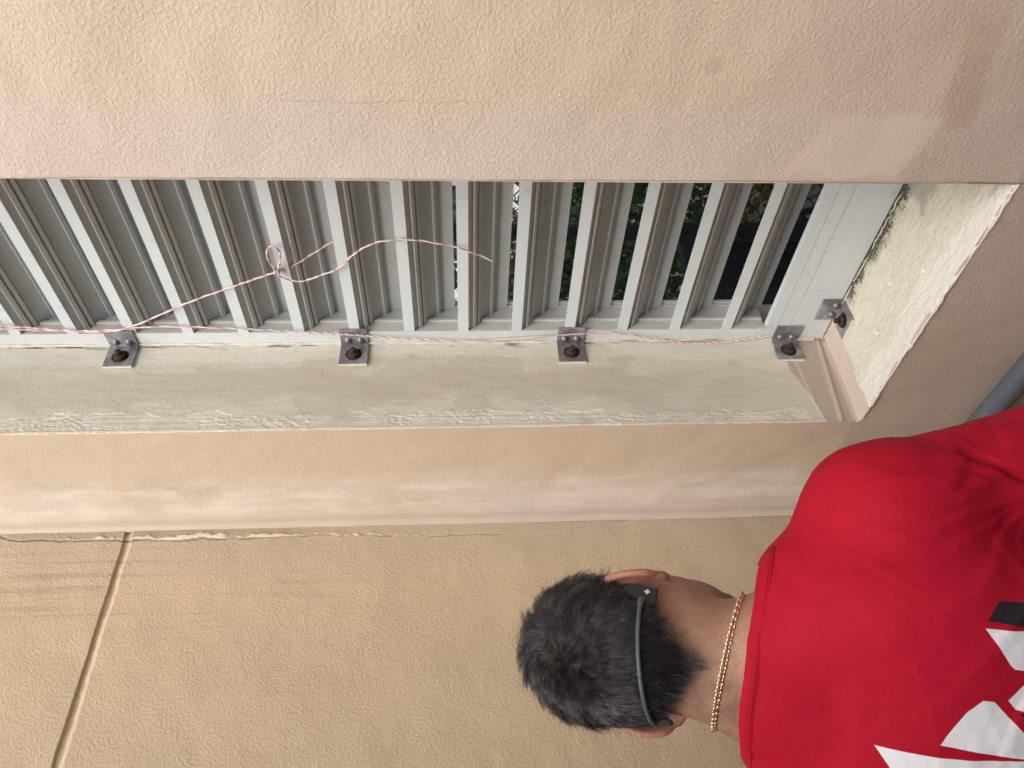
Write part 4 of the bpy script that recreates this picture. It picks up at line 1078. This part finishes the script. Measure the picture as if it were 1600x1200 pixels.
# safety glasses worn with a cord round the back of the head ----------
M_BLK = simple('black_rubber', (.018, .019, .021), .5, bump=(500, .0003)); M_CORD = simple('grey_cord', (.085, .10, .115), .5); M_LOGO = simple('logo_grey', (.62, .62, .62), .5)
M_LENS = simple('smoke_lens', (.05, .05, .055), .05)
gl = empty('safety_glasses', h2w((0, .1, .02)), 'black safety glasses worn by the person, retained by a grey cord behind the head', 'glasses')
def gchild(n, V, F, m, sm=True, p=None): return link_mesh(n, np_mesh(n, V, F), m, p or gl, sm)
tips = {}
for s in (-1, 1):
    P = catmull([(s * .058, .100, .020), (s * .0650, .05, .026), (s * .0670, .01, .030), (s * .0650, -.012, .022)], 8); V, F = tube_arrays(h2w(P), .0022, 8)
    gchild('temple', V, F, M_BLK)
    # flattened tip paddle that lies behind the ear
    o_ = np.array([s * .05, -.030, -.004]); out = march(head, o_[None], np.array([[s * .70, -.70, 0]]), .0066, .08)[0]
    nrm = unit([s * .78, -.62, .0]); dwn = unit([s * -.10, -.30, -1.]); dwn = unit(dwn - nrm * (dwn @ nrm)); wid = np.cross(nrm, dwn)
    shape = [(-.011, -.010), (.004, -.0095), (.0145, -.0110), (.0150, .0110), (.0125, .0130), (.003, .0120), (-.001, .0075), (-.011, .0060), (-.023, -.002), (-.023, -.008)]
    if s < 0: shape = [(a, -b) for a, b in shape][::-1]
    bm = bmesh.new()
    top = [bm.verts.new(h2w(out + dwn * a + wid * (-b) + nrm * .0022)) for a, b in shape]; bot = [bm.verts.new(h2w(out + dwn * a + wid * (-b) - nrm * .0022)) for a, b in shape]
    bm.faces.new(top); bm.faces.new(bot[::-1])
    for i in range(len(shape)): bm.faces.new((top[i], bot[i], bot[(i + 1) % len(shape)], top[(i + 1) % len(shape)]))
    bmesh.ops.bevel(bm, geom=list(bm.edges), offset=.0007, segments=2, affect='EDGES')
    tp = bm_obj('temple_tip', bm, M_BLK, gl, False)
    tips[s] = (out, nrm, dwn, wid)
    if s > 0:
        parts = []
        for (a, b) in ((.0031, .0011), (.0011, .0031)):
            q = [(x, y) for x, y in ((-a, -b), (a, -b), (a, b), (-a, b))]; cc = out + dwn * .0035 + wid * .0035
            parts.append((h2w(np.array([cc + dwn * x + wid * y + nrm * (.0024 + .0001 * (a > b)) for x, y in q])), np.array([(0, 1, 2, 3)])))
        V, F = join_arrays(parts); link_mesh('cross_logo', np_mesh('cross_logo', V, F), M_LOGO, tp)
    V, F = tube_arrays(h2w(catmull([(s * .006, .128, .024), (s * .030, .124, .030), (s * .052, .111, .026), (s * .058, .100, .020)], 6)), .0026, 8); gchild('brow_bar', V, F, M_BLK)
    u, v = np.meshgrid(np.linspace(.008, .054, 10), np.linspace(-.018, .024, 8), indexing='ij'); V = np.stack([s * u, .127 - 3.2 * (u - .008) ** 2 - 4 * (v - .0) ** 2, v], -1).reshape(-1, 3)
    I = np.arange(80).reshape(10, 8); F = np.stack([I[:-1, :-1], I[1:, :-1], I[1:, 1:], I[:-1, 1:]], -1).reshape(-1, 4); gchild('lens', h2w(V), F, M_LENS)
A_, B_ = tips[1], tips[-1]
A0 = A_[0] - A_[3] * .0075; B0 = B_[0] + B_[3] * .0075; pa = math.atan2(A0[0], -A0[1]); pb = math.atan2(B0[0], -B0[1]); ph = np.linspace(pa, pb, 60); tt = (ph - pa) / (pb - pa)
zc = (A_[0][2] + .002) * (1 - tt) + (B_[0][2] + .001) * tt - .006 * np.sin(tt * math.pi) * 0 + .010 * np.sin(tt * math.pi)
oo = np.column_stack([np.zeros(60), np.full(60, -.0), zc]); dd = np.column_stack([np.sin(ph), -np.cos(ph), np.zeros(60)])
st = march(head, oo, dd, .0078, .14); st[0] = A_[0] - A_[3] * .0075 + A_[2] * .002; st[-1] = B_[0] + B_[3] * .0075 + B_[2] * .002
V, F = tube_arrays(h2w(catmull(st, 3)), .0021 * np.interp(np.linspace(0, 1, 178), [0, .04, .12, .9, 1], [1.6, 1.7, 1.1, 1, 1.2]), 10); gchild('cord', V, F, M_CORD)

# gold curb chain ----------------------------------------------------
gc = empty('neck_chain', T(0, -.06, .04), 'thin gold curb chain lying round the neck above the red collar', 'necklace')
g = G('gold'); g.set(Base_Color=(1.0, .86, .60), Metallic=1., Roughness=.22); M_GOLD = g.m
kn = unit(.48 * TF + .86 * UP + .13 * TR); k0 = T(0, -.062, .054); KO = kn @ k0
ph = np.linspace(0, 2 * math.pi, 241)[:-1]; e1 = unit(TR - kn * (TR @ kn)); e2 = np.cross(kn, e1)
dd = np.cos(ph)[:, None] * e1 + np.sin(ph)[:, None] * e2; ax0 = T(0, 0, 0); o0 = ax0 + kn * (KO - ax0 @ kn)
class WH:
    def pts(s, P): return head.pts(w2h(P)) * HS
ring = march(WH(), np.tile(o0, (240, 1)), dd, .0022, .14)
s_ = np.concatenate([[0], np.cumsum(np.linalg.norm(np.diff(np.vstack([ring, ring[:1]]), axis=0), axis=1))]); nl = int(s_[-1] / .0039)
R2 = np.vstack([ring, ring[:1]]); parts = []
for i in range(nl):
    t = s_[-1] * i / nl; p = np.array([np.interp(t, s_, R2[:, k]) for k in range(3)]); p2 = np.array([np.interp(t + .001, s_, R2[:, k]) for k in range(3)])
    tg = unit(p2 - p); outv = unit(p - o0); outv = unit(outv - tg * (outv @ tg)); sd = np.cross(tg, outv)
    tw = rad(46) * (1 if i % 2 else .55); n1 = outv * math.cos(tw) + sd * math.sin(tw); b1 = np.cross(n1, tg)
    a = np.arange(10) * 2 * math.pi / 10
    Q = p + .0029 * np.cos(a)[:, None] * tg + .0025 * np.sin(a)[:, None] * b1
    parts.append(tube_arrays(Q, .00085, 6, closed=True))
V, F = join_arrays(parts); o = link_mesh('links', np_mesh('links', V, F), M_GOLD, gc, True); o['kind'] = 'stuff'
#OUTSIDE
# ------------------------------------------------------------------ beyond the louvre: fence, hedge, neighbour
M_FENCE = simple('dark_steel', (.020, .021, .020), .55, .3); M_BLACK = simple('black_panel', (.012, .012, .012), .8, noise=(8, .4))
fc = empty('chain_link_fence', (0, .92, FLOOR), 'dark chain link fence behind the louvre blades', 'fence')
x0, x1, z0, z1, p = -1.6, 1.5, -.9, 1.5, .060
parts = []; nz_ = int((z1 - z0) / (p / 2)); zzz = z0 + np.arange(nz_) * p / 2
base = None
for k in range(int((x1 - x0) / (p / 2 * 1.0))):
    xx = x0 + k * p / 2; s = (np.arange(nz_) % 2) * 2 - 1
    P = np.column_stack([xx + (.5 * p / 2 + .0006) * s * (1 if k % 2 else -1), .92 + .0024 * ((np.arange(nz_) // 1) % 2) * (1 if k % 2 else -1), zzz])
    parts.append(tube_arrays(P, .0028, 4))
V, F = join_arrays(parts); o = link_mesh('wire_mesh', np_mesh('wire_mesh', V, F), M_FENCE, fc); o['kind'] = 'stuff'
for x in (-.02, 1.5, -1.6):
    V, F = tube_arrays(np.column_stack([np.full(12, x), np.full(12, .955), np.linspace(FLOOR, 1.55, 12)]), .027, 16); link_mesh('fence_post', np_mesh('fence_post', V, F), M_FENCE, fc, True)
V, F = tube_arrays(np.column_stack([np.linspace(-1.6, 1.5, 12), np.full(12, .955), np.full(12, 1.5)]), .02, 12); link_mesh('top_rail', np_mesh('top_rail', V, F), M_FENCE, fc, True)
def leaf_mat(name, a, b):
    g = G(name); at = g.n('ShaderNodeAttribute', attribute_name='tint').outputs['Fac']
    g.set(Base_Color=g.mix(at, a, b), Roughness=.45, Specular_IOR_Level=.4); 
    tr = g.n('ShaderNodeBsdfTranslucent'); g.l(g.mix(at, a, b), tr.inputs[0]); mx = g.n('ShaderNodeMixShader'); mx.inputs[0].default_value = .3
    g.l(g.b.outputs[0], mx.inputs[1]); g.l(tr.outputs[0], mx.inputs[2]); g.l(mx.outputs[0], g.out.inputs[0]); return g.m
M_BARK = simple('bark', (.06, .045, .033), .9, noise=(30, .3), bump=(60, .01))
def bush(loc, size, n, mats, label, seed, name='bush', L=.05):
    rng = np.random.default_rng(seed); root = empty(name, loc, label, 'bush', 'bushes beyond the fence')
    loc = np.array(loc, float); size = np.array(size, float)
    nc = 26; cc = loc + [0, 0, size[2]] + (rng.random((nc, 3)) * 2 - 1) * size * .75
    ci = rng.integers(0, nc, n); d = rng.standard_normal((n, 3)); d /= np.linalg.norm(d, axis=1)[:, None]
    P = cc[ci] + d * (rng.random(n) ** .4)[:, None] * size.mean() * .38
    a = rng.standard_normal((n, 3)); a[:, 2] -= .5; a /= np.linalg.norm(a, axis=1)[:, None]; b = np.cross(a, rng.standard_normal((n, 3))); b /= np.linalg.norm(b, axis=1)[:, None]; c_ = np.cross(a, b)
    l = L * (.6 + .8 * rng.random(n))[:, None]
    V = np.stack([P, P + a * l * .45 + b * l * .28 + c_ * l * .06, P + a * l, P + a * l * .45 - b * l * .28 + c_ * l * .06], 1).reshape(-1, 3)
    F = np.arange(n * 4).reshape(-1, 4); me = np_mesh('foliage', V, F); t = np.repeat(np.clip(rng.random(n) * .7 + .3 * ((ci * 37 % 11) / 11.), 0, 1), 4).astype(np.float32)
    me.attributes.new('tint', 'FLOAT', 'POINT').data.foreach_set('value', t)
    o = link_mesh('foliage', me, mats, root); o['kind'] = 'stuff'
    parts = []
    for k in range(7):
        e = cc[k]; parts.append(tube_arrays(catmull([loc + [.03 * k - .1, 0, 0], (loc + e) / 2 + rng.standard_normal(3) * .08, e], 6), np.linspace(.018, .006, 13), 6))
    V, F = join_arrays(parts); link_mesh('stem', np_mesh('stem', V, F), M_BARK, root, True)
L1 = leaf_mat('hedge_leaf', (.020, .045, .012), (.05, .10, .022)); L2 = leaf_mat('light_leaf', (.06, .11, .025), (.17, .22, .05)); L4 = leaf_mat('mid_leaf', (.035, .075, .02), (.11, .17, .04)); L3 = leaf_mat('yellow_leaf', (.10, .10, .02), (.30, .22, .04))
bush((-.55, 1.75, FLOOR), (.75, .4, .85), 5200, L1, 'dark leafy shrub behind the fence, seen low between the blades', 1)
bush((.55, 1.9, FLOOR), (.6, .4, .62), 7000, L2, 'lighter green shrub behind the fence, seen between the upper blades', 2)
bush((-1.6, 2.5, FLOOR), (.8, .5, 1.0), 8000, L1, 'tall dark shrub standing farthest back beyond the fence', 3)
bush((.22, 1.62, FLOOR), (.42, .3, .46), 4200, L4, 'mid green shrub low behind the fence, under the lighter one', 6, L=.04)
bush((.1, 1.35, FLOOR), (.35, .22, .42), 1500, L3, 'small yellowing shrub close behind the fence post', 4, L=.045)
bp = empty('garden_box', (-.62, 1.25, FLOOR), 'low black planter box at the foot of the fence', 'planter')
bm = bmesh.new(); add_box(bm, (-1.5, 1.02, FLOOR), (-.30, 1.06, -.06), .004); bm_obj('front_panel', bm, M_BLACK, bp)
bm = bmesh.new(); add_box(bm, (-1.5, 1.06, FLOOR), (-1.46, 1.32, -.06), .004); bm_obj('end_panel', bm, M_BLACK, bp)
bm = bmesh.new(); add_box(bm, (-.34, 1.06, FLOOR), (-.30, 1.32, -.06), .004); bm_obj('end_panel', bm, M_BLACK, bp)
nb = empty('neighbour_building', (-3, 7.5, FLOOR), 'pale building glimpsed far beyond the shrubs through the louvre', 'building')
M_NB = simple('pale_render', (.55, .55, .53), .8, noise=(2, .08))
box_obj('wall', (-12, 7.2, FLOOR), (6, 8.2, 5.0), M_NB, nb)
for x in (-8.5, -5.5, -2.5, .5, 3.5):
    f = box_obj('window', (x, 7.15, .1), (x + 1.3, 7.199, 1.5), simple('window_frame', (.3, .3, .3), .5), nb); box_obj('pane', (x + .06, 7.13, .16), (x + 1.24, 7.149, 1.44), simple('dark_glass', (.03, .035, .04), .1), f)
